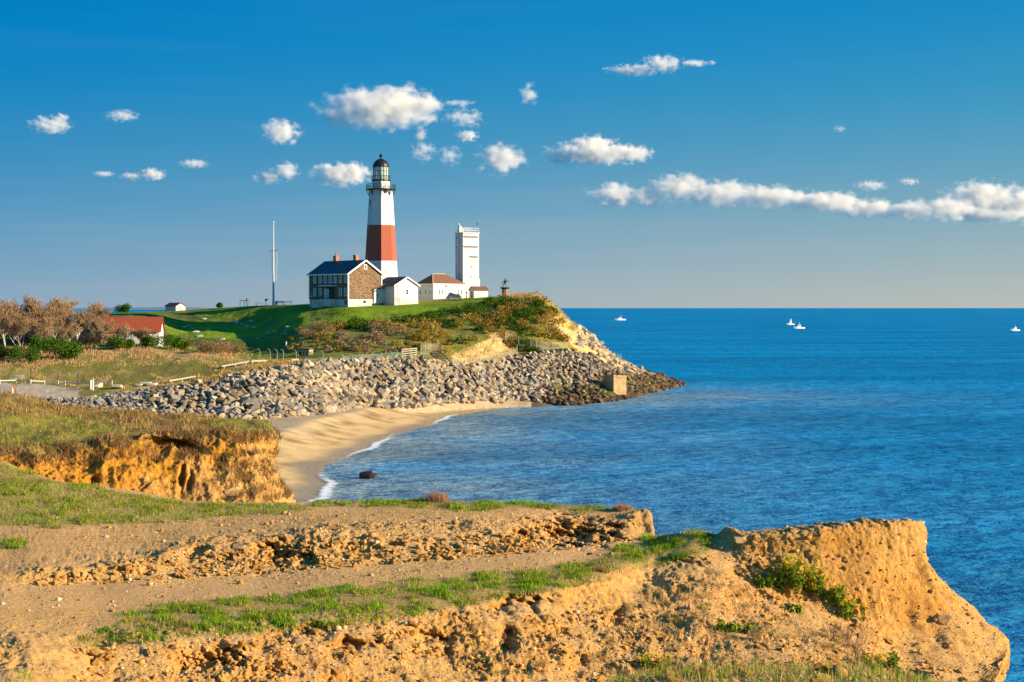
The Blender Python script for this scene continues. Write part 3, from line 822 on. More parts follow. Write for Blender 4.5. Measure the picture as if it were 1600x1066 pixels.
# far coast, a low blue line on the horizon left of the hill
cx = np.linspace(-340, 345, 90)
ct = 6 + 7 * np.abs(fbm(np.stack([cx, 0 * cx, 0 * cx], -1), .02, 3)) + 5 * np.exp(-((cx - 250) / 80) ** 2)
ct *= sstep(-340, -250, cx) * (1 - sstep(300, 345, cx)) + .02
X = (cx - 800) / F * 16000
cP = np.concatenate([np.stack([X, 0 * X + 16000, 0 * X - 1], -1), np.stack([X, 0 * X + 16250, ct * 2.2], -1), np.stack([X, 0 * X + 16900, 0 * X - 1], -1)])
k = np.arange(89)
cf = np.concatenate([np.stack([k, k + 1, k + 91, k + 90], -1), np.stack([k + 90, k + 91, k + 181, k + 180], -1)])
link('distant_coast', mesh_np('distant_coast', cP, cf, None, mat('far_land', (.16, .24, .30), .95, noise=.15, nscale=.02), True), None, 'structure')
# ============================================================ BUILDINGS ON THE HILL
white = mat('white_paint', (.60, .595, .585), .6, noise=.10, nscale=.9, bump=.01, bscale=4)
wtrim = mat('white_trim', (.84, .84, .84), .5)
shingle = mat('cedar_shingle', (.30, .20, .12), .9, noise=.10)
def shingle_nodes(m, light, dark, sx=3.0, sz=4.0):
    """courses of shingles, every shingle with its own tone"""
    n, l = m.node_tree.nodes, m.node_tree.links
    b = n['Principled BSDF']
    t = n.new('ShaderNodeTexCoord')
    mp = n.new('ShaderNodeMapping'); mp.inputs['Scale'].default_value = (sx, sx, sz)
    l.new(t.outputs['Object'], mp.inputs[0])
    v = n.new('ShaderNodeTexVoronoi'); v.distance = 'CHEBYCHEV'; v.inputs['Scale'].default_value = 1.0
    l.new(mp.outputs[0], v.inputs['Vector'])
    s = n.new('ShaderNodeSeparateXYZ'); l.new(v.outputs['Color'], s.inputs[0])
    r = n.new('ShaderNodeValToRGB')
    r.color_ramp.elements[0].color = (*dark, 1); r.color_ramp.elements[1].color = (*light, 1)
    l.new(s.outputs[0], r.inputs[0]); l.new(r.outputs[0], b.inputs['Base Color'])
    bp = n.new('ShaderNodeBump'); bp.inputs['Distance'].default_value = .05; l.new(s.outputs[1], bp.inputs['Height']); l.new(bp.outputs[0], b.inputs['Normal'])
shingle_nodes(shingle, (.30, .20, .125), (.07, .042, .025), 4.6, 5.2)
slate = mat('dark_slate_roof', (.035, .05, .085), .6, noise=.2, nscale=2, bump=.02, bscale=5)
brownroof = mat('brown_asphalt_roof', (.17, .085, .06), .85, noise=.22, nscale=2.0, bump=.02, bscale=6)
greyroof = mat('grey_asphalt_roof', (.075, .075, .095), .8, noise=.2, nscale=2.0, bump=.02, bscale=6)
redroof = mat('red_shingle_roof', (.32, .065, .03), .8, noise=.15, nscale=1.5, bump=.02, bscale=5)
brick = mat('chimney_brick', (.42, .16, .07), .9, noise=.3, nscale=6, bump=.02, bscale=12)
concrete = mat('pale_concrete', (.58, .56, .50), .85, noise=.12, nscale=2, bump=.02, bscale=8)
glass = mat('dark_glass', (.03, .04, .05), .12, spec=.6)
lglass = mat('curtained_glass', (.22, .20, .24), .25, spec=.5)
black = mat('black_iron', (.012, .012, .014), .45, spec=.4)
redpaint = mat('red_brown_paint', (.34, .085, .05), .75, noise=.08, nscale=1.5, bump=.01, bscale=5)
greywood = mat('weathered_wood', (.42, .36, .28), .85, noise=.2, nscale=4, bump=.02, bscale=10)
darkwood = mat('dark_wood', (.09, .065, .05), .8, noise=.2, nscale=4)
door_m = mat('pale_blue_door', (.45, .55, .60), .6)
RZ = R(-48)
SINK = .6

def window(parent, x, y, z, w, h, nrm, gm=None, name='window', bars=(1, 3)):
    """framed window on a wall: nrm 'f' faces -y, 'l' -x, 'r' +x.  frame > pane"""
    t = .09
    fb, pb_ = MB(), MB()
    def put(mb, cx, cz, dx, dz, dep, off):
        if nrm == 'f': mb.box((x + cx, y - off, z + cz), (dx, dep, dz))
        elif nrm == 'r': mb.box((x + off, y + cx, z + cz), (dep, dx, dz))
        else: mb.box((x - off, y + cx, z + cz), (dep, dx, dz))
    T = .13
    put(fb, -w / 2, 0, T, h + T, t, .045); put(fb, w / 2, 0, T, h + T, t, .045)
    put(fb, 0, h / 2, w - T, T, t, .045); put(fb, 0, -h / 2, w - T, T, t, .045)
    for k in range(1, bars[1]): put(fb, 0, -h / 2 + h * k / bars[1], w - T, .05, .05, .042)
    for k in range(1, bars[0]): put(fb, -w / 2 + w * k / bars[0], 0, .05, h - T, .046, .04)
    f = fb.build(name, wtrim, parent)
    put(pb_, 0, 0, w - T + .01, h - T + .01, .03, .017)
    pb_.build('pane', gm or glass, f)
    return f
def gable_roof(L_, W_, z0, rise, over, th=.18):
    """ridge along x"""
    mb = MB()
    y = W_ / 2 + over; x = L_ / 2 + over
    zz = z0 - over * rise / (W_ / 2)
    zr = z0 + rise
    mb.poly([(-x, -y, zz), (x, -y, zz), (x, 0, zr), (-x, 0, zr), (-x, -y, zz + th), (x, -y, zz + th), (x, 0, zr + th), (-x, 0, zr + th)],
            [(0, 1, 2, 3), (4, 5, 6, 7), (0, 1, 5, 4), (0, 3, 7, 4), (1, 2, 6, 5)])
    mb.poly([(-x, y, zz), (x, y, zz), (x, 0, zr), (-x, 0, zr), (-x, y, zz + th), (x, y, zz + th), (x, 0, zr + th), (-x, 0, zr + th)],
            [(0, 1, 2, 3), (4, 5, 6, 7), (0, 1, 5, 4), (0, 3, 7, 4), (1, 2, 6, 5)])
    return mb
def gable_wall(L_, W_, zb, z0, rise):
    mb = MB()
    x, y = L_ / 2, W_ / 2
    mb.poly([(-x, -y, zb), (x, -y, zb), (x, y, zb), (-x, y, zb), (-x, -y, z0), (x, -y, z0), (x, y, z0), (-x, y, z0), (-x, 0, z0 + rise), (x, 0, z0 + rise)],
            [(0, 1, 5, 4), (1, 2, 6, 9, 5), (2, 3, 7, 6), (3, 0, 4, 8, 7), (3, 2, 1, 0), (4, 5, 9, 8), (7, 6, 9, 8)])
    return mb
def rake(L_, W_, z0, rise, over, side=1, th=.24):
    """white boards along a gable's slopes"""
    mb = MB()
    x = side * (L_ / 2 + over + .03)
    zz = z0 - over * rise / (W_ / 2)
    for s in (-1, 1):
        mb.beam((x, s * (W_ / 2 + over), zz + .03), (x, s * .02, z0 + rise + .03), .07, th + .1)
    return mb
def corner(u, v, D):
    return up(u, v, D)

# ---------------------------------------------------------------- keeper's house
HL, HW = 15.4, 9.6
c = corner(544, 480, 385.0)
ax = np.array([math.cos(RZ), math.sin(RZ)]); ay = np.array([-math.sin(RZ), math.cos(RZ)])
ctr = c[:2] - ax * HL / 2 + ay * HW / 2
house = thing('keepers_house', 'brown shingled two storey house with dark blue roof and two brick chimneys', 'house', (*ctr, c[2]), RZ)
gable_wall(HL, HW, 1.8, 7.75, 3.0).build('wall', shingle, house)
fb = MB().box((0, 0, .6), (HL + .06, HW + .06, 2.4)); fb.build('foundation', concrete, house)
roof = gable_roof(HL, HW, 7.85, 3.0, .45).build('roof', slate, house)
for x in (-4.4, 3.6):
    ch = MB().box((x, 0.5, 11.0), (1.1, .8, 2.2)).box((x, .5, 12.14), (1.25, .95, .22))
    if x < 0: ch.bar((x + .15, .5, 12.2), (x + .15, .5, 13.0), .22, .17)
    ch.build('chimney', brick, roof)
rake(HL, HW, 7.85, 3.0, .45, 1).build('gable_trim', wtrim, house)
rake(HL, HW, 7.85, 3.0, .45, -1).build('gable_trim', wtrim, house)
MB().box((0, -HW / 2 - .5, 7.62), (HL + .9, .14, .26)).build('eaves_board', wtrim, house)
for sx_, sy_ in ((1, -1), (1, 1), (-1, -1)):
    MB().box((sx_ * (HL / 2 + .03), sy_ * (HW / 2 + .03), 4.75), (.26, .26, 5.9)).build('corner_board', wtrim, house)
for k, t in enumerate((.14, .285, .414, .544, .672, .806, .94)):
    window(house, -HL / 2 + HL * t, -HW / 2, 6.55, .92, 1.75, 'f', lglass if k in (0, 4) else glass, bars=(2, 4))
for k, t in enumerate((.14, .285, .806, .94)):
    window(house, -HL / 2 + HL * t, -HW / 2, 3.5, .92, 1.8, 'f', lglass if k == 0 else glass, bars=(2, 4))
window(house, HL / 2, .15, 9.35, .75, .95, 'r', bars=(1, 2), name='attic_window')
MB().box((HL / 2 + .05, .45, 8.3), (.1, .6, .3)).build('attic_vent', black, house)
ex = -HL / 2 + HL * .50
en = MB().box((ex + .9, -HW / 2 - .10, 3.3), (2.6, .16, 2.9)); en.build('entry_recess_shade', mat('entry_shade', (.05, .05, .06), .8), house)  # flat dark panel stands in for the shade of the entry recess
dr = MB().box((ex - 1.15, -HW / 2 - .06, 3.15), (1.1, .12, 2.5)).build('door', door_m, house)
MB().ball((ex - .75, -HW / 2 - .16, 3.0), .06).build('handle', black, dr)
window(house, ex + .05, -HW / 2 - .18, 3.2, .55, 1.9, 'f', lglass, 'sidelight', (1, 4))
MB().box((ex + .3, -HW / 2 - .55, 5.0), (6.0, 1.1, .2)).build('entry_canopy', wtrim, house)
st = MB().box((ex + .6, -HW / 2 - .8, 1.0), (4.6, 1.5, 1.75))
for k in range(7):
    st.box((ex - 1.2, -HW / 2 - 1.65 - .3 * k, .75 - .25 * k * .55), (1.6, .3, 1.75 - .25 * k))
st.build('porch_steps', concrete, house)
rl_ = MB()
for s in (-.85, .85):
    rl_.beam((ex - 1.2 + s, -HW / 2 - 1.5, 2.85), (ex - 1.2 + s, -HW / 2 - 3.6, 1.4), .06, .06)
    for k in range(3): rl_.bar((ex - 1.2 + s, -HW / 2 - 1.5 - k, .6), (ex - 1.2 + s, -HW / 2 - 1.5 - k, 2.82 - .69 * k), .035)
rl_.beam((ex - .3, -HW / 2 - 1.5, 2.85), (ex + 2.8, -HW / 2 - 1.5, 2.85), .06, .06)
for k in range(5): rl_.bar((ex - .2 + .72 * k, -HW / 2 - 1.5, 1.8), (ex - .2 + .72 * k, -HW / 2 - 1.5, 2.83), .03)
rl_.build('step_railing', black, house)
MB().box((-HL / 2 + .8, -HW / 2 - .12, 2.6), (.3, .25, .3)).build('wall_lamp', wtrim, house)
for y in (-.1, 2.4):
    MB().box((HL / 2 + .05, y, 1.25 if y < 0 else .55), (.1, .7, .6)).build('basement_window', glass, house)
MB().box((HL / 2 - .9, -HW / 2 - .06, 1.1), (.9, .1, 1.1)).build('basement_window', glass, house)
MB().bar((4.2, 0, 10.8), (4.2, 0, 15.2), .03).build('aerial', mat('grey_metal', (.4, .42, .44), .4, .6), house)

# ---------------------------------------------------------------- lighthouse
LD = 400.0
lx = (595.2 - 800) / F * LD
zof = lambda v, D=LD: H - (v - HV) / F * D
lh = thing('lighthouse', 'tall white octagonal lighthouse tower with a broad red band and black lantern dome', 'lighthouse', (lx, LD, 19.5))
B0 = 19.5
PH = R(-90 + 6)
def frustum(v0, v1, r0, r1):
    return MB().lathe([(r0, zof(v0) - B0), (r1, zof(v1) - B0)], 8, ph=PH)
rad = lambda v: 2.78 + (v - 296) / 112.0 * (3.80 - 2.78)
MB().lathe([(rad(470), 0), (rad(408), zof(408) - B0)], 8, ph=PH).build('lower_tower', white, lh)
MB().lathe([(rad(408), zof(408) - B0), (rad(352.3), zof(352.3) - B0)], 8, ph=PH).build('red_band', redpaint, lh)
MB().lathe([(rad(352.3), zof(352.3) - B0), (rad(303), zof(303) - B0), (2.72, zof(299) - B0), (2.9, zof(297.5) - B0)], 8, ph=PH).build('upper_tower', white, lh)
zd = zof(296.5) - B0
MB().lathe([(3.55, zd - .12), (3.62, zd), (3.55, zd + .12)], 16, ph=PH).build('gallery_deck', black, lh)
for k in range(16):
    a = PH + 2 * math.pi * k / 16
    e = (math.cos(a), math.sin(a))
    r_in = rad(305) * (.99 if k % 2 == 0 else .93)
    b = MB()
    b.beam((e[0] * r_in, e[1] * r_in, zd - 1.5), (e[0] * 3.45, e[1] * 3.45, zd - .15), .14, .14)
    b.beam((e[0] * (r_in + .02), e[1] * (r_in + .02), zd - 1.6), (e[0] * (r_in + .02), e[1] * (r_in + .02), zd - .13), .13, .13)
    if k % 2 == 0: b.build('bracket', black, lh)
    else: b.bm.free()
def ring_rail(r, z, h, n, rails, thick=.05):
    b = MB()
    for k in range(n):
        a = PH + 2 * math.pi * k / n; a2 = PH + 2 * math.pi * (k + 1) / n
        b.bar((r * math.cos(a), r * math.sin(a), z), (r * math.cos(a), r * math.sin(a), z + h), thick, n=6)
        for q in rails:
            b.beam((r * math.cos(a), r * math.sin(a), z + h * q), (r * math.cos(a2), r * math.sin(a2), z + h * q), thick * 1.3, thick * 1.3)
    return b
ring_rail(3.5, zd + .1, 1.15, 24, (.35, .68, 1.0)).build('gallery_railing', black, lh)
zw1 = zof(282.8) - B0
MB().lathe([(2.06, zd + .1), (2.06, zw1 - .1)], 8, ph=PH).build('watch_room', white, lh)
MB().lathe([(2.1, zw1 - .1), (2.3, zw1 + .02), (2.3, zw1 + .25), (1.95, zw1 + .3)], 16, ph=PH).build('lantern_sill', black, lh)
zl0, zl1 = zw1 + .3, zof(261.5) - B0
lens = MB().lathe([(.25, zl0), (.5, zl0 + .6), (.85, zl0 + 1.1), (1.0, zl0 + 1.7), (.85, zl0 + 2.2), (.4, zl0 + 2.6)], 16)
lens.build('lens', mat('green_lens_glass', (.10, .22, .17), .1, spec=.9), lh, True)
cage = MB()
for k in range(16):
    a = PH + 2 * math.pi * k / 16; a2 = PH + 2 * math.pi * (k + 1) / 16
    cage.bar((1.88 * math.cos(a), 1.88 * math.sin(a), zl0), (1.88 * math.cos(a), 1.88 * math.sin(a), zl1), .05, n=6)
    for q in (.30, .68):
        zq = zl0 + (zl1 - zl0) * q
        cage.beam((1.88 * math.cos(a), 1.88 * math.sin(a), zq), (1.88 * math.cos(a2), 1.88 * math.sin(a2), zq), .08, .08)
gm = bpy.data.materials.new('lantern_glass'); gm.use_nodes = True
gn, gl = gm.node_tree.nodes, gm.node_tree.links
tr = gn.new('ShaderNodeBsdfTransparent'); gs = gn.new('ShaderNodeBsdfGlossy'); gd = gn.new('ShaderNodeBsdfDiffuse'); m1 = gn.new('ShaderNodeMixShader'); m2 = gn.new('ShaderNodeMixShader')
gs.inputs['Roughness'].default_value = .08; gd.inputs[0].default_value = (.62, .74, .66, 1)
m1.inputs[0].default_value = .25; m2.inputs[0].default_value = .55
gl.new(tr.outputs[0], m1.inputs[1]); gl.new(gs.outputs[0], m1.inputs[2]); gl.new(m1.outputs[0], m2.inputs[1]); gl.new(gd.outputs[0], m2.inputs[2])
gl.new(m2.outputs[0], gn['Material Output'].inputs[0])
lr = MB()
for k in range(16):
    a = PH + 2 * math.pi * k / 16; a2 = PH + 2 * math.pi * (k + 1) / 16
    lr.poly([(1.84 * math.cos(q), 1.84 * math.sin(q), z) for q, z in ((a, zl0), (a2, zl0), (a2, zl1), (a, zl1))], [(0, 1, 2, 3)])
lr = lr.build('lantern_glazing', gm, lh)
cage.build('glazing_bars', black, lr)
ring_rail(2.28, zl0 - .1, 1.0, 16, (.5, 1.0), .035).build('lantern_railing', black, lh)
dome = MB().lathe([(1.98, zl1), (2.0, zl1 + .2), (1.86, zl1 + .75), (1.5, zl1 + 1.35), (.95, zl1 + 1.8), (.35, zl1 + 2.05), (.25, zl1 + 2.1)], 16, ph=PH).build('dome', black, lh)
MB().lathe([(.22, zl1 + 2.08), (.2, zl1 + 2.35), (.42, zl1 + 2.55), (.46, zl1 + 2.8), (.3, zl1 + 3.05), (.05, zl1 + 3.2), (.025, zl1 + 4.3), (.0, zl1 + 4.5)], 12).build('finial', black, dome)
def facewin(v, ang, w, h, name):
    r = rad(v) * math.cos(R(22.5)) + .02
    z = zof(v) - B0
    a = R(ang - 90)
    M = Matrix.Rotation(a + math.pi / 2, 4, 'Z')
    o = MB()
    o.bm.free(); o.bm = bmesh.new()
    p = Matrix.Rotation(a + math.pi / 2, 4, 'Z') @ Matrix.Translation((0, -r, z)) @ Matrix.Diagonal((w, .16, h, 1))
    bmesh.ops.create_cube(o.bm, size=1, matrix=p)
    return o.build(name, glass, lh)
facewin(317.5, -61.5, .55, 1.2, 'window'); facewin(356, -61.5, .6, 1.35, 'window'); facewin(402, -61.5, .6, 1.35, 'window')
a = R(28.5 - 90); rr_ = rad(300) * math.cos(R(22.5))
pm = MB(); pm.bar((math.cos(a) * rr_ - .12 * math.cos(a) - .25 * math.sin(-a) * 0, math.sin(a) * rr_ - .12 * math.sin(a), zof(300.5) - B0), (math.cos(a) * (rr_ + .1), math.sin(a) * (rr_ + .1), zof(300.5) - B0), .42, n=16)
pm.build('porthole', glass, lh)

# ---------------------------------------------------------------- white gabled cottage between house and lighthouse
CL, CW = 6.8, 7.0
c = corner(616.5, 474, 389.0)
ctr = c[:2] - ax * CL / 2 + ay * CW / 2
cot = thing('white_cottage', 'small white gabled cottage with grey roof right beside the shingled house', 'cottage', (*ctr, c[2]), RZ)
zev = (474 - 446.2) / F * 389
gable_wall(CL, CW, 1.1, zev, 1.85).build('wall', white, cot)
MB().box((0, 0, .3), (CL + .08, CW + .08, 1.6)).build('foundation', concrete, cot)
gable_roof(CL, CW, zev + .08, 1.85, .4).build('roof', greyroof, cot)
rake(CL, CW, zev + .08, 1.85, .4, 1, .16).build('gable_trim', wtrim, cot)
window(cot, CL / 2, .2, 2.65, .75, 1.35, 'r', bars=(1, 2))
MB().bar((CL / 2 + .1, -CW / 2 + .8, .2), (CL / 2 + .1, -CW / 2 + .8, zev), .05).box((CL / 2 + .15, -CW / 2 + .9, zev + .02), (.25, .6, .12)).build('gutter_pipe', greywood, cot)
an = MB().box((-2.6, -CW / 2 - 1.6, 1.7), (4.6, 3.2, 3.2)); an.build('side_wing', white, cot)
MB().poly([(-5.2, -CW / 2 - 3.5, 3.1), (.0, -CW / 2 - 3.5, 3.1), (.0, -CW / 2 + .2, 4.5), (-5.2, -CW / 2 + .2, 4.5), (-5.2, -CW / 2 - 3.5, 3.28), (.0, -CW / 2 - 3.5, 3.28), (.0, -CW / 2 + .2, 4.68), (-5.2, -CW / 2 + .2, 4.68)],
          [(0, 1, 2, 3), (4, 5, 6, 7), (0, 1, 5, 4), (1, 2, 6, 5), (2, 3, 7, 6), (3, 0, 4, 7)]).build('wing_roof', brownroof, cot)
window(cot, -.3, -CW / 2 - 2.2, 1.8, .6, 1.2, 'r', bars=(1, 3), name='wing_window')
MB().box((-1.6, -CW / 2 - 3.26, 1.5), (.9, .1, 2.0)).build('wing_door', greywood, cot)
rk = MB()
for k in range(5):
    rk.bar((CL / 2 + 1.2, -CW / 2 + .5 + .55 * k, -.4), (CL / 2 + 1.2, -CW / 2 + .5 + .55 * k, 1.6 + .3 * (k % 2)), .05)
rk.beam((CL / 2 + 1.2, -CW / 2 + .4, 1.4), (CL / 2 + 1.2, -CW / 2 + 2.8, 1.4), .05, .05)
rk_o = rk.build('utility_rack', mat('grey_metal', (.4, .42, .44), .4, .6)); rk_o.location = cot.location; rk_o.rotation_euler = cot.rotation_euler
tag(rk_o, 'grey metal pipe rack standing before the white gabled cottage', 'pipe rack')

# ---------------------------------------------------------------- hip-roofed white building
a2 = R(-42)
ax2 = np.array([math.cos(a2), math.sin(a2)]); ay2 = np.array([-math.sin(a2), math.cos(a2)])
QL, QW = 5.4, 11.4         # along ax2 (left face), along ay2 (front face)
c = corner(676.6, 467.5, 402.0)
ctr = c[:2] - ax2 * QL / 2 + ay2 * QW / 2
hip = thing('hip_roofed_building', 'low white building with brown hipped roof left of the square tower', 'building', (*ctr, c[2]), a2)
ze = (467.5 - 443.5) / F * 402
MB().box((0, 0, ze / 2 - .3), (QL, QW, ze + .6)).build('wall', white, hip)
zr = ze + 2.45
x, y = QL / 2 + .35, QW / 2 + .35
rr = MB().poly([(-x, -y, ze), (x, -y, ze), (x, y, ze), (-x, y, ze), (0, -y + 3.0, zr), (0, y - 3.0 - 1.8, zr)], [(0, 1, 4), (1, 2, 5, 4), (2, 3, 5), (3, 0, 4, 5), (3, 2, 1, 0)])
ro = rr.build('roof', brownroof, hip)
MB().beam((x, -y, ze + .03), (0, -y + 3.0, zr + .05), .22, .1).beam((0, -y + 3.0, zr + .05), (0, y - 4.8, zr + .05), .25, .1).build('ridge_cap', mat('pale_ridge', (.55, .42, .34), .8), ro)
MB().box((x - .05, 0, ze - .08), (.12, 2 * y, .2)).box((0, -y + .05, ze - .08), (2 * x, .12, .2)).build('eaves_board', wtrim, hip)
for yy in (-3.6, -2.6, 3.2, 4.1):
    window(hip, QL / 2, yy, 1.75, .55, 1.35, 'r', bars=(1, 2))
d_ = MB().box((QL / 2 + .05, .6, 1.25), (.1, 1.0, 2.1)).build('door', mat('grey_door', (.50, .50, .47), .6), hip)
for xx in (-1.6, .2, 1.7):
    window(hip, xx, -QW / 2, 1.7, .5, 1.2, 'f', bars=(1, 2))
MB().bar((QL / 2 + .08, -QW / 2 - .08, 0), (QL / 2 + .08, -QW / 2 - .08, ze), .07).build('drainpipe', greywood, hip)
MB().box((QL / 2 + .15, -1.2, 3.2), (.3, .35, .25)).build('wall_lamp', black, hip)

# ---------------------------------------------------------------- square white observation tower
a3 = R(-60)
ax3 = np.array([math.cos(a3), math.sin(a3)]); ay3 = np.array([-math.sin(a3), math.cos(a3)])
c = corner(723.4, 466, 410.0)
TW, TL = 4.5, 4.0     # front width along ay3 -> faces +x ; left face along ax3
ctr = c[:2] - ax3 * TL / 2 + ay3 * TW / 2
tow = thing('observation_tower', 'square white concrete tower with slit openings and a railed flat top', 'tower', (*ctr, c[2]), a3)
th = (466 - 364.3) / F * 410
MB().box((0, 0, th / 2 - .4), (TL, TW, th + .8)).build('shaft', white, tow)
MB().box((-.2, -TW / 2 - .14, th / 2 - .5), (1.1, .3, th - .2)).build('pilaster', white, tow)
MB().box((.05, 0, th + .07), (TL + .35, TW + .3, .22)).build('parapet', white, tow)
slit = mat('slit_recess', (.20, .17, .13), .9)
for v, y0, y1 in ((370.3, -1.95, 1.9), (385.8, -1.95, 1.9), (401.5, -.2, 1.9)):
    s = MB().box((TL / 2 + .02, (y0 + y1) / 2, (466 - v) / F * 410), (.08, y1 - y0, .34))
    so = s.build('slit_opening', slit, tow)
    MB().box((TL / 2 + .14, (y0 + y1) / 2, (466 - v) / F * 410 + .24), (.3, y1 - y0 + .2, .12)).build('lintel', white, so)
for v in (416.7, 432): MB().box((TL / 2 + .02, .05, (466 - v) / F * 410), (.08, .24, .5)).build('window', slit, tow)
for v in (371, 386.3): MB().box((-1.3, -TW / 2 - .02, (466 - v) / F * 410), (.6, .08, .55)).build('window', glass, tow)
tu = MB().box((-.9, -TW / 2 + .7, th + .8), (1.0, .9, 1.4)); tu.ball((-.9, -TW / 2 + .7, th + 1.6), .5, (1, 1, .8)).bar((-.9, -TW / 2 + .7, th + 1.8), (-1.2, -TW / 2 + .5, th + 2.5), .12, .2)
tu.build('vent_housing', white, tow)
rb = MB()
cn = [(TL / 2, -TW / 2 + .1), (TL / 2, TW / 2 - .05), (-TL / 2, TW / 2 - .05), (-TL / 2, -TW / 2 + .1)]
for (p, q) in zip(cn, cn[1:] + cn[:1]):
    for t in (0, .25, .5, .75): rb.bar((p[0] + (q[0] - p[0]) * t, p[1] + (q[1] - p[1]) * t, th + .15), (p[0] + (q[0] - p[0]) * t, p[1] + (q[1] - p[1]) * t, th + 1.3), .04, n=6)
    for z in (.75, 1.28): rb.beam((*p, th + z), (*q, th + z), .06, .06)
rb.build('roof_railing', wtrim, tow)
MB().bar((TL / 2 - .4, TW / 2 - .3, th), (TL / 2 - .4, TW / 2 - .3, th + 2.3), .05).ball((TL / 2 - .4, TW / 2 - .2, th + 2.4), .22, (1.4, 1, .8)).build('roof_light', mat('light_head', (.10, .12, .15), .4), tow)
MB().box((.3, TW / 2 + .4, 2.2), (1.4, .8, 5.2)).box((.3, TW / 2 + .3, 5.1), (1.0, .5, .7)).build('stair_annex', white, tow)

# ---------------------------------------------------------------- small white shed
c = corner(740.7, 465.5, 404)
a4 = R(-62)
ax4 = np.array([math.cos(a4), math.sin(a4)]); ay4 = np.array([-math.sin(a4), math.cos(a4)])
SW, SL = 2.6, 3.8
ctr = c[:2] - ax4 * SW / 2 + ay4 * SL / 2
shed = thing('small_shed', 'tiny white shed with brown gabled roof at the foot of the square tower', 'shed', (*ctr, c[2]), a4 + R(90))
gable_wall(SL, SW, -.4, 1.85, .8).build('wall', white, shed)
gable_roof(SL, SW, 1.9, .8, .22, .12).build('roof', brownroof, shed)
MB().box((-SL / 2 - .03, 0, .85), (.06, .9, 1.75)).build('door', greywood, shed)

# ---------------------------------------------------------------- bronze fisherman on its granite pedestal
D_ = 391.0
c = corner(789, 465, D_)
mo = thing('memorial_statue', 'bronze figure of a fisherman hauling a line on a tall granite pedestal', 'statue', c, R(-20))
granite = mat('red_granite', (.26, .12, .09), .6, noise=.2, nscale=5)
bronze = mat('dark_bronze', (.035, .05, .04), .5, .5, spec=.5)
MB().lathe([(1.0, -.6), (1.0, .1), (.82, .2), (.74, 1.9), (.8, 2.0)], 8).build('pedestal', granite, mo)
MB().lathe([(.85, 2.0), (1.15, 2.2), (1.15, 2.38), (1.0, 2.42)], 12).box((-.6, 0, 2.3), (1.0, .8, .2)).build('ledge', bronze, mo)
def skin_figure(name, verts, edges, radii, m, parent, root=0):
    me = bpy.data.meshes.new(name)
    me.from_pydata([Vector(v) for v in verts], edges, [])
    o = bpy.data.objects.new(name, me); COL.objects.link(o)
    o.modifiers.new('skin', 'SKIN')
    for i, r_ in enumerate(radii):
        me.skin_vertices[0].data[i].radius = (r_, r_)
    me.skin_vertices[0].data[root].use_root = True
    ss = o.modifiers.new('sub', 'SUBSURF'); ss.levels = 1; ss.render_levels = 1
    dg = bpy.context.evaluated_depsgraph_get()
    nm = bpy.data.meshes.new_from_object(o.evaluated_get(dg))
    bpy.data.objects.remove(o)
    nm.materials.clear(); nm.materials.append(m); nm.name = name
    nm.polygons.foreach_set('use_smooth', np.full(len(nm.polygons), True))
    return link(name, nm, parent)
zb = 2.42
vs = [(0, 0, zb + .98), (.05, 0, zb + 1.25), (.12, 0, zb + 1.5), (.1, 0, zb + 1.64), (.08, -.02, zb + 1.78), (.07, -.03, zb + 1.95),       # pelvis..head
      (-.12, -.05, zb + .95), (-.35, -.1, zb + .55), (-.55, -.05, zb + .08), (-.68, -.1, zb + .03),                                              # left leg braced
      (.14, .05, zb + .95), (.28, .05, zb + .5), (.40, .08, zb + .06), (.28, 0, zb + .03),
      (-.12, -.06, zb + 1.5), (-.38, -.12, zb + 1.3), (-.58, -.25, zb + 1.06), (-.68, -.3, zb + 1.0),                                            # left arm down to the line
      (.34, .02, zb + 1.48), (.58, -.05, zb + 1.24), (.80, -.18, zb + 1.38), (.9, -.2, zb + 1.42)]
es = [(0, 1), (1, 2), (2, 3), (3, 4), (4, 5), (0, 6), (6, 7), (7, 8), (8, 9), (0, 10), (10, 11), (11, 12), (12, 13), (2, 14), (14, 15), (15, 16), (16, 17), (2, 18), (18, 19), (19, 20), (20, 21)]
rs = [.20, .20, .22, .10, .13, .10, .14, .10, .07, .05, .14, .10, .07, .05, .11, .075, .055, .05, .11, .075, .055, .05]
fg = skin_figure('figure', vs, es, rs, bronze, mo)
MB().lathe([(.24, 0), (.22, .05), (.13, .1), (.1, .2), (.0, .22)], 10, (.07, -.03, zb + 1.9)).build('hat', bronze, fg)
MB().beam((-.70, -.3, zb + 1.0), (1.25, -.22, zb + 1.62), .05, .05).beam((-.70, -.3, zb + 1.0), (-1.0, -.3, zb + .1), .05, .05).build('hauled_line', bronze, mo)

# railing by the statue
rf = thing('viewing_railing', 'low rusty red handrail curving on the knoll right of the statue', 'railing', (0, 0, 0))
rust = mat('rusty_red_rail', (.34, .15, .10), .7)
pts = []
for u, v in ((785, 464.5), (791, 463.6), (797, 462.5), (803, 461.8), (809, 461.2), (815, 461), (822, 461.4)):
    p = hd.hit(u, v + 1.2)
    D_ = 389 + (u - 785) * .05
    z = hd.z((u - 800) / F * D_, D_)
    pts.append(Vector(((u - 800) / F * D_, D_, z if z else 21)))
top = MB()
for p, q in zip(pts, pts[1:]):
    top.beam(p + Vector((0, 0, 1.15)), q + Vector((0, 0, 1.15)), .07, .09).beam(p + Vector((0, 0, .65)), q + Vector((0, 0, .65)), .06, .06)
top.build('rails', rust, rf)
for p in pts: MB().bar(p - Vector((0, 0, .4)), p + Vector((0, 0, 1.15)), .06, n=6).build('post', rust, rf)
pk = MB()
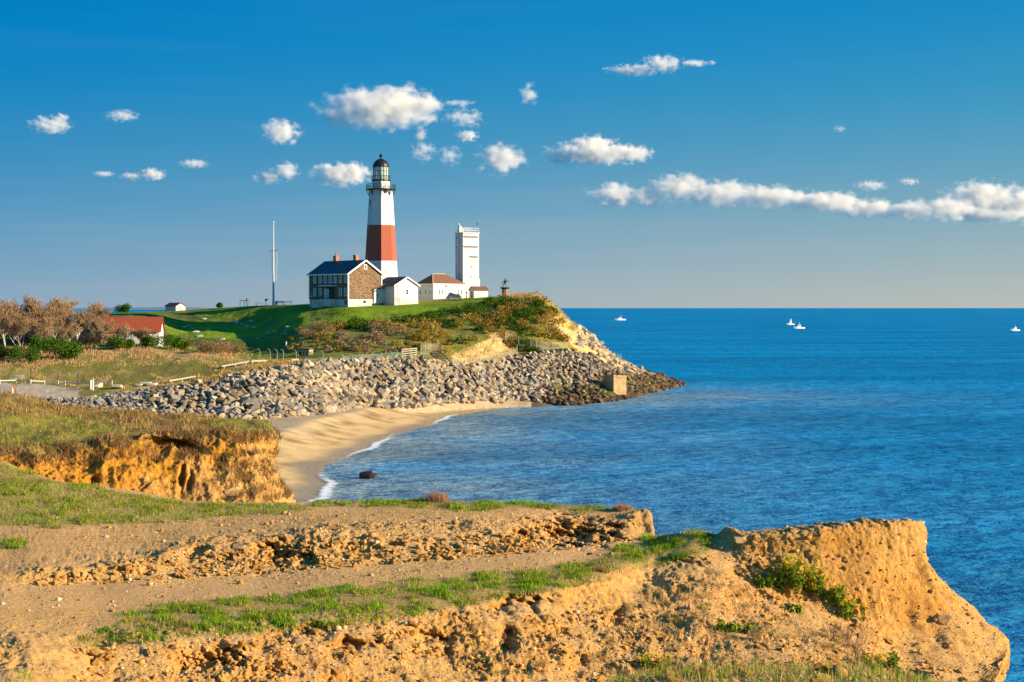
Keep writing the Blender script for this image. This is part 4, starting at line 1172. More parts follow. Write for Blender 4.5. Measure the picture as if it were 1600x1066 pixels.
for p, q in zip(pts[2:], pts[3:]):
    for t in np.linspace(0, 1, 6)[:-1]:
        w = p.lerp(q, t); pk.bar(w, w + Vector((0, 0, 1.1)), .03, n=5)
pk.build('pickets', rust, rf)

# ---------------------------------------------------------------- flagpole
def ground(u, v, dflt=420.0):
    """first ground met through this spot of the view, else the crest at its distance"""
    p = hd.hit(u, v, 60)
    if p is None:
        x = (u - 800) / F * dflt
        p = Vector((x, dflt, hd.z(x, dflt) or 18))
    return p
j = int(np.argmin(np.abs(hd.U[np.searchsorted(hd.rp, 7.0)] - 428))); p = Vector(hd.P[np.searchsorted(hd.rp, 7.0), j])
top_z = H - (347 - HV) / F * p.y
fp = thing('flagpole', 'tall bare white flagpole with a short yardarm on the grassy crest', 'flagpole', p)
hh = top_z - p.z
MB().bar((0, 0, -.3), (0, 0, hh * .38), .30, .22, 10).build('lower_mast', mat('grey_blue_paint', (.42, .50, .55), .6), fp)
MB().bar((0, 0, hh * .38), (0, 0, hh - .2), .21, .10, 10).build('upper_mast', white, fp)
MB().ball((0, 0, hh), .22).build('truck_ball', white, fp)
MB().bar((-1.0, 0, hh * .655), (1.1, 0, hh * .655), .07).build('yardarm', darkwood, fp)
MB().bar((.95, 0, hh * .655), (.8, 0, hh * .3), .03, n=5).bar((-.4, 0, hh * .64), (-.4, 0, hh * .4), .04, n=5).build('halyard', wtrim, fp)

# ---------------------------------------------------------------- furniture along the crest
def onhill(u, D):
    j = int(np.argmin(np.abs(hd.U[np.searchsorted(hd.rp, 7.0)] - u)))
    if u < 460 and D > 400: D = float(hd.D[np.searchsorted(hd.rp, 7.0), j]) - .6
    x = (u - 800) / F * D
    return Vector((x, D, hd.z(x, D)))
p = onhill(381.5, 412)
sw = thing('wooden_shelter', 'dark open wooden frame with flat top on the crest left of the flagpole', 'shelter', p, R(5))
MB().box((0, 0, 1.5), (2.3, 1.2, .18)).build('top', darkwood, sw)
for x in (-1.0, 0, .65, 1.0): MB().box((x, -.5 if x else .5, .6), (.13, .13, 1.75)).build('post', darkwood, sw)
MB().box((.65, -.5, 1.85), (.35, .3, .5)).build('finial_box', darkwood, sw)
def picnic(u, D, label, m, rz, s=1.0):
    t = thing('picnic_table', label, 'picnic table', onhill(u, D), rz)
    MB().box((0, 0, .76), (2.0, .8, .07)).build('tabletop', m, t)
    for y in (-.75, .75): MB().box((0, y, .45), (2.0, .28, .06)).build('seat', m, t)
    for x in (-.75, .75):
        MB().beam((x, -.7, 0), (x, .25, .74), .08, .08).beam((x, .7, 0), (x, -.25, .74), .08, .08).beam((x, -.85, .42), (x, .85, .42), .08, .07).build('legs', m, t)
    return t
blueg = mat('blue_grey_paint', (.16, .22, .27), .6)
picnic(405, 410, 'blue grey picnic table on the crest just left of the flagpole', blueg, R(12))
vw = thing('coin_viewer', 'dark viewing scope on a stand beside the blue grey picnic table', 'viewing scope', onhill(415.5, 409))
MB().lathe([(.25, -.1), (.08, .05), (.07, 1.1), (.12, 1.15)], 10).build('stand', black, vw)
MB().ball((0, 0, 1.4), .32, (1, .8, .9)).bar((-.1, 0, 1.45), (.55, 0, 1.55), .12, .15).build('scope', black, vw)
for k, (u, lb) in enumerate(((437.5, 'grey slatted bench on the crest nearest the flagpole'), (450.5, 'grey slatted bench on the crest nearest the shingled house'))):
    b = thing('bench', lb, 'bench', onhill(u, 404), R(4), 'benches on the crest')
    s = MB()
    for q in range(3): s.box((0, -.22 + .2 * q, .45), (2.0, .15, .05))
    s.build('seat', blueg, b)
    s = MB()
    for q in range(3): s.box((0, .32 + .02 * q, .62 + .17 * q), (2.0, .05, .12))
    s.build('backrest', blueg, b)
    for x in (-.85, .85): MB().box((x, -.2, .2), (.1, .1, .5)).box((x, .3, .4), (.1, .1, 1.0)).build('leg', blueg, b)
b = thing('waste_bin', 'small dark bin on the crest at the foot of the flagpole', 'bin', onhill(431.8, 403))
MB().lathe([(.28, -.05), (.34, .8), (.36, .82), (.3, .9), (.12, 1.0)], 12).build('drum', black, b)

# ---------------------------------------------------------------- far white shed on the left of the crest
p = onhill(274, 424)
fs = thing('far_shed', 'small white shed with dark red roof alone on the crest at left', 'shed', p + Vector((0, 0, -.2)), R(-38))
gable_wall(4.2, 3.2, -.6, 1.35, .75).build('wall', white, fs)
gable_roof(4.2, 3.2, 1.4, .75, .25, .12).build('roof', mat('maroon_roof', (.20, .03, .03), .8), fs)
MB().box((2.13, 0, .55), (.06, .9, 1.3)).build('door', greywood, fs)

# ---------------------------------------------------------------- red-roofed building and grey gabled cottage behind the trees
c = corner(167, 529, 330)
rb_ = thing('red_roofed_house', 'long white house with a red gabled roof half hidden by bare trees', 'house', c + np.array([4.9, 2.6, -.2]), R(4))
RL, RW = 10.6, 6.0
z_e = (529 - 517.5) / F * 330
gable_wall(RL, RW, -1.5, z_e + .25, 2.6).build('wall', white, rb_)
gable_roof(RL, RW, z_e + .25, 2.6, .35).build('roof', redroof, rb_)
window(rb_, -RL / 2 - .0, 0, 1.9, .8, 1.1, 'l', bars=(1, 2), name='gable_window')
for x in (-3.0, 0.4, 3.2): window(rb_, x, -RW / 2, .9, .7, .8, 'f', bars=(1, 2))
c = corner(118, 532, 333)
gc = thing('grey_cottage', 'pale blue grey cottage with steep gable and arched window behind bare trees', 'cottage', c, R(90 - 12))
paleb = mat('pale_grey_siding', (.56, .60, .63), .7, noise=.08)
gable_wall(6.0, 3.6, -.8, 2.0, 2.4).build('wall', paleb, gc)
gable_roof(6.0, 3.6, 2.05, 2.4, .3, .14).build('roof', greyroof, gc)
rake(6.0, 3.6, 2.05, 2.4, .3, -1, .14).build('gable_trim', wtrim, gc)
aw = MB(); 
pts_ = [(-3.06, .45 * math.cos(t), 2.3 + .5 * math.sin(t)) for t in np.linspace(0, math.pi, 9)] + [(-3.06, -.45, 1.4), (-3.06, .45, 1.4)]
aw.poly(pts_ + [(p_[0] + .08, p_[1], p_[2]) for p_ in pts_], [tuple(range(11)), tuple(range(21, 10, -1))] + [(i, (i + 1) % 11, 11 + (i + 1) % 11, 11 + i) for i in range(11)])
aw.build('arched_window', glass, gc)

# ---------------------------------------------------------------- kiosk by the chain-link fence
c = corner(465, 563.5, 309)
ki = thing('stone_kiosk', 'small square tan kiosk with brown roof beside the hooked fence posts', 'kiosk', c + np.array([1.2, 1.1, 0]), R(-15))
tanw = mat('tan_stucco', (.48, .40, .24), .9, noise=.12, nscale=3)
k_ = MB().box((0, 0, .35), (2.5, 2.0, .9))
for x in (-1.1, -.15, .45, 1.1): k_.box((x, -.92, 1.25), (.3, .18, .95))
for y in (0, .85): k_.box((1.13, y, 1.25), (.24, .3, .95))
k_.box((0, .95, 1.25), (2.5, .12, .95)).box((-1.18, 0, 1.25), (.12, 1.6, .95)).box((0, 0, 1.85), (2.52, 2.02, .28))
k_.build('wall', tanw, ki)
MB().box((0, 0, 2.06), (2.9, 2.4, .14)).box((0, 0, 2.17), (2.3, 1.8, .1)).build('roof', brownroof, ki)
MB().box((0, .3, 1.2), (2.1, .3, .8)).build('interior_shade', black, ki)  # black block stands in for the shade inside the openings

# ---------------------------------------------------------------- broken concrete block among the rocks at the point
q_ = hd.hit(949, 612)
cb = thing('concrete_bunker', 'large tan weathered concrete block lodged among dark rocks at the point', 'bunker', q_ + Vector((1.6, -.5, .1)), R(34))
cb.scale = (.98, .95, .88)
bun = mat('stained_concrete', (.38, .26, .13), .9, noise=.5, nscale=.9, bump=.08, bscale=3)
MB().poly([(-1.7, -1.6, -.8), (1.7, -1.6, -.8), (1.7, 1.8, -.8), (-1.9, 1.8, -.8), (-1.7, -1.6, 3.5), (1.65, -1.6, 3.15), (1.65, 1.8, 3.2), (-1.9, 1.8, 3.3)],
          [(0, 1, 5, 4), (1, 2, 6, 5), (2, 3, 7, 6), (3, 0, 4, 7), (4, 5, 6, 7), (3, 2, 1, 0)]).bevel(.08).build('lower_block', bun, cb)
MB().box((-.02, .05, 3.45), (3.55, 3.5, .5), 0, Matrix.Rotation(R(4), 4, 'Y')).bevel(.06).build('cap_slab', bun, cb)
# ============================================================ STONE REVETMENT: one boulder at a time
def boulder_mesh(r, size, slab=.62, n=13, cut=.12):
    p = r.normal(size=(n, 3)); p /= np.linalg.norm(p, axis=1)[:, None]
    p = np.sign(p) * np.abs(p) ** .62
    p = p * (1 - cut * r.random((n, 1)))
    p = p * np.array([1.15 + .35 * r.random(), .85 + .25 * r.random(), slab]) * size
    bm = bmesh.new()
    for q in p: bm.verts.new(q)
    h_ = bmesh.ops.convex_hull(bm, input=list(bm.verts))
    loose = [v for v in bm.verts if not v.link_faces]
    bmesh.ops.delete(bm, geom=loose, context='VERTS')
    bmesh.ops.dissolve_limit(bm, angle_limit=R(14), verts=list(bm.verts), edges=list(bm.edges))
    bmesh.ops.bevel(bm, geom=list(bm.edges), offset=size * .06, segments=1, affect='EDGES')
    bmesh.ops.triangulate(bm, faces=list(bm.faces))
    bmesh.ops.recalc_face_normals(bm, faces=list(bm.faces))
    bm.verts.index_update()
    v = np.array([q.co[:] for q in bm.verts]); f = np.array([[a.index for a in t.verts] for t in bm.faces])
    bm.free()
    return v, f
rb = np.random.default_rng(21)
LIB = [boulder_mesh(rb, 1.0, .5 + .3 * rb.random(), 10 + int(6 * rb.random())) for _ in range(36)]
PAL_T = [(.42, .33, .22), (.37, .30, .215), (.30, .26, .21), (.45, .37, .26), (.24, .22, .20), (.38, .26, .145), (.47, .40, .29), (.19, .18, .175), (.32, .25, .17)]
PAL_D = [(.08, .05, .03), (.06, .042, .03), (.12, .07, .035), (.04, .032, .028), (.15, .09, .045)]
PAL_G = [(.14, .16, .035), (.20, .20, .05), (.10, .10, .04)]
def rot_rand(r, tilt_dir=None):
    a = r.random() * 2 * np.pi
    M = Matrix.Rotation(a, 3, 'Z')
    t = Matrix.Rotation((.30 + .55 * r.random()) * (1 if r.random() < .75 else -1), 3, Vector((.35, 1, 0)).normalized() if r.random() < .7 else Vector((r.normal(), r.normal(), .2)).normalized())
    return np.array(t @ M)
spots = []       # (pos, size, colour, rot, lib)
uS, dS = hd.U, hd.D
# rows between foot and top of the revetment, stepped through in metres along the shore
k1 = np.searchsorted(hd.rp, .72); k2 = np.searchsorted(hd.rp, 2.08)
foot = hd.P[np.searchsorted(hd.rp, 1.0)]; 
acc = 0
nc = hd.P.shape[1]
step = 1.06
seg = np.linalg.norm(np.diff(foot[:, :2], axis=0), axis=1); cum = np.concatenate([[0], np.cumsum(seg)])
usel = (hd.ti > 70) & (hd.ti < 1066)
s0 = cum[np.argmax(usel)]; s1 = cum[len(usel) - 1 - np.argmax(usel[::-1])]
sdist = s0
while sdist < s1:
    j = int(np.clip(np.searchsorted(cum, sdist), 1, nc - 2))
    line = hd.P[k1:k2, j]
    sl = np.concatenate([[0], np.cumsum(np.linalg.norm(np.diff(line, axis=0), axis=1))])
    u_here = hd.ti[j]
    st = step * (.62 if u_here < 235 else .88 if u_here > 830 else 1.0)
    t = st * rb.random()
    while t < sl[-1]:
        i = int(np.clip(np.searchsorted(sl, t), 0, len(sl) - 1))
        p = hd.P[min(k1 + i, hd.P.shape[0] - 1), j] + np.append(rb.normal(size=2) * .35, 0)
        frac = t / sl[-1]
        size = st * (.40 + .26 * rb.random() + .30 * rb.random() ** 4) * (1.15 if frac < .4 else 1.0)
        uu = 800 + F * p[0] / p[1]; vv = HV + (H - p[2]) * F / p[1]
        z = p[2]
        c = np.array(PAL_T[rb.integers(len(PAL_T))]) * .80
        if uu < 235: c = c * .8 * np.array([.85, .95, 1.15])  # rubble darker and bluer: its shadow put into the stone colour
        wet = sstep(815, 870, uu) * (1 - sstep(1.8, 4.2, z + .8 * rb.normal() - 1.2 * sstep(900, 960, uu))) + sstep(985, 1030, uu) * .85
        if rb.random() < wet:
            c = np.array(PAL_D[rb.integers(len(PAL_D))])
        elif uu > 850: c = c * (.62 if rb.random() < .6 * sstep(860, 950, uu) else .9)
        if uu > 860 and .8 < z < 3.6 and rb.random() < .34: c = np.array(PAL_G[rb.integers(len(PAL_G))])
        c = c * (1 + .15 * rb.normal())
        spots.append((p + np.array([0, 0, size * (.10 + .15 * rb.random())]), size, c, rot_rand(rb), int(rb.integers(len(LIB)))))
        t += st * (.70 + .3 * rb.random())
    sdist += st * .84
# the stony right-hand flank of the knoll
Pq, Nq, Uq, Vq = hd.scatter(240, lambda u, v: ((u > 903) & (u < 1000) & (v > 486) & (v < 600)) * sstep(0, 14, (v - 486) - (u - 874) * .72 + 16) * (1 - sstep(14, 34, (v - 486) - (u - 874) * .85)) * 1.0, rb)
for p, u, v in zip(Pq, Uq, Vq):
    size = .5 + .55 * rb.random()
    spots.append((p + np.array([0, 0, size * .1]), size, np.array(PAL_T[rb.integers(len(PAL_T))]) * (.9 + .2 * rb.random()), rot_rand(rb), int(rb.integers(len(LIB)))))
Pq, Nq, Uq, Vq = hd.scatter(260, lambda u, v: ((u > 955) & (u < 1068)) * 1.0, rb)
for p, u, v in zip(Pq, Uq, Vq):
    if p[2] < -.2: continue
    size = .5 + .5 * rb.random()
    c = np.array((PAL_D if p[2] < 3.2 or rb.random() < .4 else PAL_T)[rb.integers(5)])
    spots.append((p + np.array([0, 0, size * .15]), size, c, rot_rand(rb), int(rb.integers(len(LIB)))))
# loose dark boulders trailing off the point, and along the foot in the water
for q in range(46):
    u = 985 + 80 * rb.random() ** .8 if q < 30 else 835 + 140 * rb.random()
    v0 = np.interp(u, [835, 870, 910, 940, 985, 1010, 1040, 1066], [631, 633, 632, 629, 619, 613, 607, 602]) + 3 * rb.random() - 1
    D_ = (H - .05) * F / (v0 - HV)
    size = .5 + .6 * rb.random()
    spots.append((np.array([(u - 800) / F * D_, D_, .15]), size, np.array(PAL_D[rb.integers(len(PAL_D))]), rot_rand(rb), int(rb.integers(len(LIB)))))
spots.sort(key=lambda s: -s[1] / s[0][1])
stone_m = mat('boulder_stone', (1, 1, 1), .88, 0, .28, 1.6, .06, 4.0, .2, tint=True)
def bverts(s):
    v, f = LIB[s[4]]
    return (v * s[1]) @ s[3].T, f
def place_word(s):
    u = 800 + F * s[0][0] / s[0][1]
    dark = s[2].mean() < .15
    if s[2][1] > s[2][0] * .95 and s[2].mean() < .2: return 'algae green boulder low on the rocky point'
    if dark: return 'dark brown wet boulder of the rocky point'
    if u < 235: return 'small shade tinted blue grey stone of the rubble edge by the car park'
    if u > 860: return 'weathered grey boulder on the rocky flank of the point'
    return 'angular tan grey boulder of the stone revetment above the beach'
groups = {'algae': 'algae covered boulders of the point', 'dark': 'wet boulders of the point', 'small': 'rubble stones by the car park', 'weath': 'boulders on the flank of the point', 'angul': 'boulders of the stone revetment'}
NB = 300
for s in spots[:NB]:
    v, f = bverts(s)
    me = mesh_np('boulder', v, f, np.repeat(s[2][None], len(v), 0), stone_m)
    o = link('boulder', me); o.location = s[0]
    lb = place_word(s)
    tag(o, lb, 'boulder', groups[lb[:5].strip()])
Vs, Fs, Cs, off = [], [], [], 0
for s in spots[NB:]:
    v, f = bverts(s)
    Vs.append(v + s[0]); Fs.append(f + off); Cs.append(np.repeat(s[2][None], len(v), 0)); off += len(v)
link('revetment_stones', mesh_np('revetment_stones', np.concatenate(Vs), np.concatenate(Fs), np.concatenate(Cs), stone_m), None, 'stuff')

def rock(name, loc, size, col, label, slab=.8, seed=1, cat='rock', rot=0.0, group=None):
    r = np.random.default_rng(seed)
    v, f = boulder_mesh(r, size, slab, 30, .38)
    me = mesh_np(name, v, f, np.repeat(np.array([col], float), len(v), 0), stone_m)
    o = link(name, me); o.location = loc; o.rotation_euler = (0, 0, rot)
    return tag(o, label, cat, group)
def zplane(u, v, z):
    D_ = (H - z) * F / (v - HV)
    return Vector(((u - 800) / F * D_, D_, z))
rock('rock', zplane(573, 745, .2), .78, (.016, .013, .011), 'dark wet rock standing in the shallow surf', .95, 31)
rock('rock', zplane(580, 744, .2), .5, (.06, .042, .03), 'brown rock leaning on the dark rock in the surf', .7, 6)
rock('rock', zplane(532, 658, 1.35), .65, (.05, .04, .035), 'dark rock lying on the open beach', .6, 8)
rock('rock', zplane(539, 657, 1.3), .5, (.36, .30, .22), 'pale rock beside the dark rock on the open beach', .8, 9)
rock('rock', hd.hit(184, 607) + Vector((0, 0, .3)), 1.0, (.62, .55, .33), 'flat pale yellow boulder beside the grass verge', .36, 11)
rock('rock', hd.hit(152, 605.5) + Vector((0, 0, .3)), .8, (.56, .48, .34), 'tan boulder leaning by the white post', .7, 12)
for k, (u, v, s_) in enumerate(((228, 602, 1.0), (238, 603, .8), (215, 604, .6))):
    rock('rock', hd.hit(u, v) + Vector((0, 0, .25)), s_, (.55, .50, .42), ('largest', 'right hand', 'smallest')[k] + ' of three pale slabs on the verge by the car park', .35, 13 + k)
p = bluff.hit(372, 858); rock('stone', p + Vector((0, .05, .02)), .15, (.42, .26, .12), 'smooth tan stone sticking out of the eroded bank', .6, 21, 'stone')
p = bluff.hit(1474, 968)
rock('stone', (p or Vector((9.1, 35, 12))) + Vector((0, 0, .0)), .17, (.40, .24, .10), 'tan stone jutting from the far end of the cliff', .7, 22, 'stone')
p = bluff.hit(1156, 846); rock('stone', p + Vector((0, 0, .03)), .12, (.50, .36, .18), 'pale stone at the left end of the cliff top', .8, 23, 'stone')
p = bluff.hit(468, 1002)
if p: rock('stone', p, .09, (.50, .36, .20), 'pale cobble in the dirt face below the grass lip', .8, 24, 'stone')
p = nbl.hit(362, 770); rock('stone', p + Vector((0, 0, .05)), .42, (.46, .32, .14), 'pale boulder at the foot of the orange bluff', .8, 25, 'stone')

nz0 = lambda u, v: perlin(np.stack([u / 60, v / 24, 0 * u + 5], -1))
# ============================================================ PEBBLES AND CLODS on the eroded ground
def slope_dens(u, v):
    m = np.zeros_like(u)
    m += 1.0 * ((v > 985 - .05 * (u - 200)) & (v < 1080) & (u > 110) & (u < 1120))
    m += 1.1 * in_poly(u, v, [(255, 850), (440, 828), (560, 815), (830, 815), (1016, 800), (1016, 842), (860, 862), (440, 895), (255, 905)])
    m += .7 * in_poly(u, v, [(1130, 822), (1440, 812), (1446, 880), (1575, 1010), (1560, 1070), (1100, 1070), (1100, 860)])
    m += .22 * in_poly(u, v, [(0, 905), (250, 905), (860, 858), (1020, 840), (1020, 860), (900, 884), (560, 920), (230, 950), (0, 1000)])
    m += .35 * in_poly(u, v, [(380, 800), (1000, 795), (1000, 815), (560, 822), (440, 840), (250, 850), (120, 870), (120, 830)])
    return m
Pp, Np, Up, Vp = bluff.scatter(15000, slope_dens)
ico = bmesh.new(); bmesh.ops.create_icosphere(ico, subdivisions=1, radius=1)
iv = np.array([q.co[:] for q in ico.verts]); ifc = np.array([[a.index for a in t.verts] for t in ico.faces]); ico.free()
n = len(Pp)
sz = .012 + .028 * rng.random(n) ** 3 + .05 * (rng.random(n) > .985)
shp = .6 + .8 * rng.random((n, 42 if len(iv) == 42 else len(iv), 1)) * .6
sc3 = (sz[:, None] * np.stack([1 + .4 * rng.random(n), .8 + .4 * rng.random(n), .65 + .3 * rng.random(n)], -1))[:, None, :]
PV = iv[None] * shp * sc3 + (Pp + Np * sz[:, None] * .3)[:, None, :]
PF = ifc[None] + (np.arange(n) * len(iv))[:, None, None]
pc = pick([(.42, .23, .07), (.46, .29, .12), (.34, .18, .06), (.52, .40, .25), (.40, .21, .05), (.28, .17, .08)], n)
link('pebbles', mesh_np('pebbles', PV.reshape(-1, 3), PF.reshape(-1, 3), np.repeat(pc, len(iv), 0), mat('pebble', (1, 1, 1), .9, spec=.15, tint=True), True), None, 'stuff')

Pc, Nc, _, _ = bluff.scatter(3400, lambda u, v: 1.0 * ((v > 990 - .05 * (u - 200)) & (v < 1080) & (u > 110) & (u < 1060)) * np.clip(.2 + 2 * nz0(u, v), 0, 1.4)
                             + 1.2 * in_poly(u, v, [(60, 905), (270, 868), (440, 850), (830, 835), (860, 862), (440, 896), (60, 918)]) + .35 * in_poly(u, v, [(1130, 900), (1250, 945), (1440, 1020), (1560, 1066), (1100, 1070)]))
cv, cf, cc, co_ = [], [], [], 0
for p, nn in zip(Pc, Nc):
    v, f = LIB[rng.integers(len(LIB))]
    s_ = .025 + .06 * rng.random() ** 2.2
    q = (v * s_) @ rot_rand(rng).T + p + nn * s_ * .25
    cv.append(q); cf.append(f + co_); co_ += len(v)
    cc.append(np.repeat((np.array([(.50, .26, .06), (.56, .33, .11), (.44, .22, .05)])[rng.integers(3)] * (.85 + .3 * rng.random()))[None], len(v), 0))
link('clods', mesh_np('clods', np.concatenate(cv), np.concatenate(cf), np.concatenate(cc), MATS['bluff_soil']), None, 'stuff')

# ============================================================ GRASS
gm_ = leaf_mat('grass_blade', .35)
def noisy_poly(polys, wob=12):
    def f(u, v):
        q = np.stack([u / 60, v / 22, 0 * u], -1)
        a, b = perlin(q) * wob, perlin(q + 9) * wob * .55
        m = np.zeros(u.shape)
        for p in polys: m = np.maximum(m, in_poly(u + a, v + b, p))
        return m * np.clip(.30 + 2.2 * perlin(q * 1.7 + 3) + 1.0 * perlin(q * 5 + 8), .015, 1.2)
    return f
GREEN = [(.15, .31, .010), (.19, .34, .012), (.11, .24, .010), (.26, .36, .020), (.34, .35, .05)]
DRY = [(.46, .31, .11), (.38, .25, .08), (.50, .38, .17), (.30, .20, .07)]
P1, _, u1, v1 = bluff.scatter(46000, noisy_poly(GRASS_C[1:]))
P1b, _, _, _ = bluff.scatter(52000, lambda u, v: noisy_poly(GRASS_C[:1])(u, v) + .22 * in_poly(u + 9 * perlin(np.stack([u / 30, v / 12, 0 * u], -1)), v, GRASS_C[0]))
P1 = np.concatenate([P1, P1b])
h1 = (.03 + .06 * rng.random(len(P1))) * np.where(perlin(P1 * 1.3) > .12, 1.4, .8)
c1 = np.where((rng.random(len(P1)) < .22)[:, None], pick(DRY, len(P1)), pick(GREEN, len(P1)))
parts = [blades(P1 - (0, 0, .01), h1, np.full(len(P1), .013), c1, .8)]
# thicker tufts standing proud along the lip
def tufts(sheet, polys, ntuft, per, rad_, hh, pal, w=.014, r=rng, mask=None, lean=.7):
    Pt, _, _, _ = sheet.scatter(ntuft, mask or noisy_poly(polys), r)
    k = np.repeat(np.arange(ntuft), per)
    q = Pt[k] + np.concatenate([r.normal(size=(len(k), 2)) * rad_ * (.5 + r.random(ntuft)[k][:, None]), np.zeros((len(k), 1)) - .02], 1)
    hgt = hh * (.6 + .8 * r.random(ntuft))[k] * (.5 + .6 * r.random(len(k)))
    tc_ = pick(pal, ntuft)
    return blades(q, hgt, np.full(len(k), w), tc_[k] * (1 + .15 * r.normal(size=(len(k), 1))), lean, r)
parts.append(tufts(bluff, GRASS_C[1:4], 300, 55, .11, .11, GREEN[:4]))
parts.append(tufts(bluff, GRASS_C[:4], 420, 30, .10, .10, DRY))
link('short_grass', mesh_np('short_grass', *join(parts), gm_), None, 'stuff')
# the soft near tufts on the knoll at the bottom edge
Pk, _, _, _ = bluff.scatter(16000, lambda u, v: in_poly(u, v, KNOLL) * (v < 1120))
ck = np.where((rng.random(len(Pk)) < .4)[:, None], pick(DRY, len(Pk)), pick(GREEN, len(Pk)))
link('near_grass', mesh_np('near_grass', *blades(Pk, .05 + .10 * rng.random(len(Pk)), np.full(len(Pk), .007), ck, .7), gm_), None, 'stuff')
# straw lying on the slope
straw_poly = [[(985, 930), (1130, 890), (1250, 960), (1420, 1066), (1000, 1080), (930, 1040)], [(700, 985), (980, 935), (960, 1080), (560, 1080)]]
Ps, Ns, _, _ = bluff.scatter(22000, lambda u, v: in_poly(u, v, straw_poly[0]) * 1.0 + .35 * in_poly(u, v, straw_poly[1]) + .25 * in_poly(u, v, [(380, 800), (1000, 800), (1000, 815), (250, 850), (0, 900), (0, 830)]))
link('straw', mesh_np('straw', *blades(Ps, .02 + .035 * rng.random(len(Ps)), np.full(len(Ps), .013), pick([(.60, .44, .19), (.52, .36, .13), (.66, .52, .28)], len(Ps)), 7.0), gm_), None, 'stuff')

link('slope_grass', mesh_np('slope_grass', *join([tufts(bluff, straw_poly, 260, 26, .07, .13, DRY, .010, rng, lambda u, v: in_poly(u, v, straw_poly[0]) + .4 * in_poly(u, v, straw_poly[1]), 1.1), tufts(bluff, straw_poly, 60, 24, .06, .09, GREEN, .012, rng, lambda u, v: in_poly(u, v, straw_poly[0]) + .4 * in_poly(u, v, straw_poly[1]) + .15 * in_poly(u, v, [(0, 960), (120, 940), (110, 1066), (0, 1066)]), .9)]), gm_), None, 'stuff')
# single dry tussocks on the far lip
def tussock(name, loc, n_, rad_, hh, pal, label, w=.012, lean=.8, cat='tussock', group=None, green=None):
    a = rng.random(n_) * 2 * np.pi; rr = rad_ * np.sqrt(rng.random(n_))
    q = np.stack([rr * np.cos(a), rr * np.sin(a) * .7, np.full(n_, -.03)], -1)
    v, f, c = blades(q, hh * (.5 + .6 * rng.random(n_)) * (1 - .35 * rr / rad_), np.full(n_, w), pick(pal, n_), lean)
    o = link(name, mesh_np(name, v, f, c, gm_)); o.location = loc
    return tag(o, label, cat, group)
REDDRY = [(.42, .22, .12), (.50, .30, .18), (.34, .16, .09), (.56, .40, .26)]
def lip(u, dy=-.25):
    j = int(np.argmin(np.abs(bluff.U[np.searchsorted(bluff.rp, 10.0)] - u)))
    q = bluff.P[np.searchsorted(bluff.rp, 10.0) - 1, j]
    return Vector(q) + Vector((0, dy, 0))
tussock('dry_tussock', lip(684), 420, .30, .42, REDDRY, 'reddish dry tussock on the cliff lip against the water')
tussock('dry_tussock', lip(972), 300, .24, .24, REDDRY, 'rusty low tussock at the right end of the cliff lip')
tussock('dry_tussock', bluff.hit(938, 893), 260, .2, .22, DRY, 'brown straw tussock at the end of the grass strip beside the path')

# goldenrods and small green weeds on the slope
def wild_plant(loc, hh, ns, label, flower=True, seed=0, tone=(.16, .26, .02), group=None):
    r = np.random.default_rng(seed)
    t = thing('goldenrod' if flower else 'green_weed', label, 'plant', loc, 0, group)
    sv, lv, fl = [], [], []
    for k in range(ns):
        a = r.random() * 6.28; l_ = .35 + .35 * r.random(); h_ = hh * (.6 + .5 * r.random())
        base = np.array([.10 * r.normal(), .07 * r.normal(), -.03])
        tip = base + np.array([math.cos(a) * h_ * l_, math.sin(a) * h_ * l_ * .6, h_])
        sv.append((base, tip))
        m_ = 22
        tt_ = r.random(m_)
        q = base + (tip - base) * tt_[:, None] + r.normal(size=(m_, 3)) * .035
        lv.append(leaves(q, .035 + .035 * r.random(m_), pick([tone, (tone[0] * 1.5, tone[1] * 1.3, .03), (tone[0] * .7, tone[1] * .7, .02)], m_, r), r, .2))
        if flower and k % 3 < 2:
            q = tip + r.normal(size=(26, 3)) * (.05, .05, .045)
            fl.append(leaves(q, .020 + .016 * r.random(26), pick([(.74, .52, .02), (.64, .46, .02), (.50, .46, .05)], 26, r), r))
    b = MB()
    for p_, q_ in sv: b.bar(p_, q_, .006, .004, 5)
    b.build('stem', mat('green_stem', (.14, .15, .03), .8), t)
    link('foliage', mesh_np('foliage', *join(lv), gm_), t)
    if fl: link('blossom', mesh_np('blossom', *join(fl), gm_), t)
    return t
for k, (u, v, h_, ns, fl, lb) in enumerate([
    (1243, 915, .62, 18, True, 'tallest goldenrod plant, yellow flowered, at the foot of the cliff wall'),
    (1272, 925, .5, 13, True, 'yellow flowered goldenrod just right of the tallest one under the cliff'),
    (1305, 942, .42, 12, True, 'yellow green goldenrod at the right end of the flowering clump'),
    (1195, 912, .24, 9, False, 'low green weed left of the goldenrods under the cliff wall'),
    (1218, 918, .26, 8, False, 'low green weed between left weed and tallest goldenrod'),
    (1325, 965, .36, 9, True, 'sparse goldenrod on bare clay below the flowering clump'),
    (1133, 985, .22, 8, False, 'small dark green weed on the straw covered slope'),
    (1165, 990, .18, 9, False, 'spreading green weed beside the dark weed on the straw slope'),
    (1395, 1052, .45, 9, False, 'leafy green plant in the gully below the cliff end'),
    (1370, 1050, .38, 7, True, 'thin goldenrod in the gully beside the leafy green plant'),
    (1020, 1048, .30, 8, True, 'small yellow goldenrod near the bottom edge of the slope'),
    (1238, 955, .16, 6, False, 'tiny green sprout midway down the straw slope')]):
    p = bluff.hit(u, v)
    if p: wild_plant(p, h_, ns, lb, fl, 40 + k)
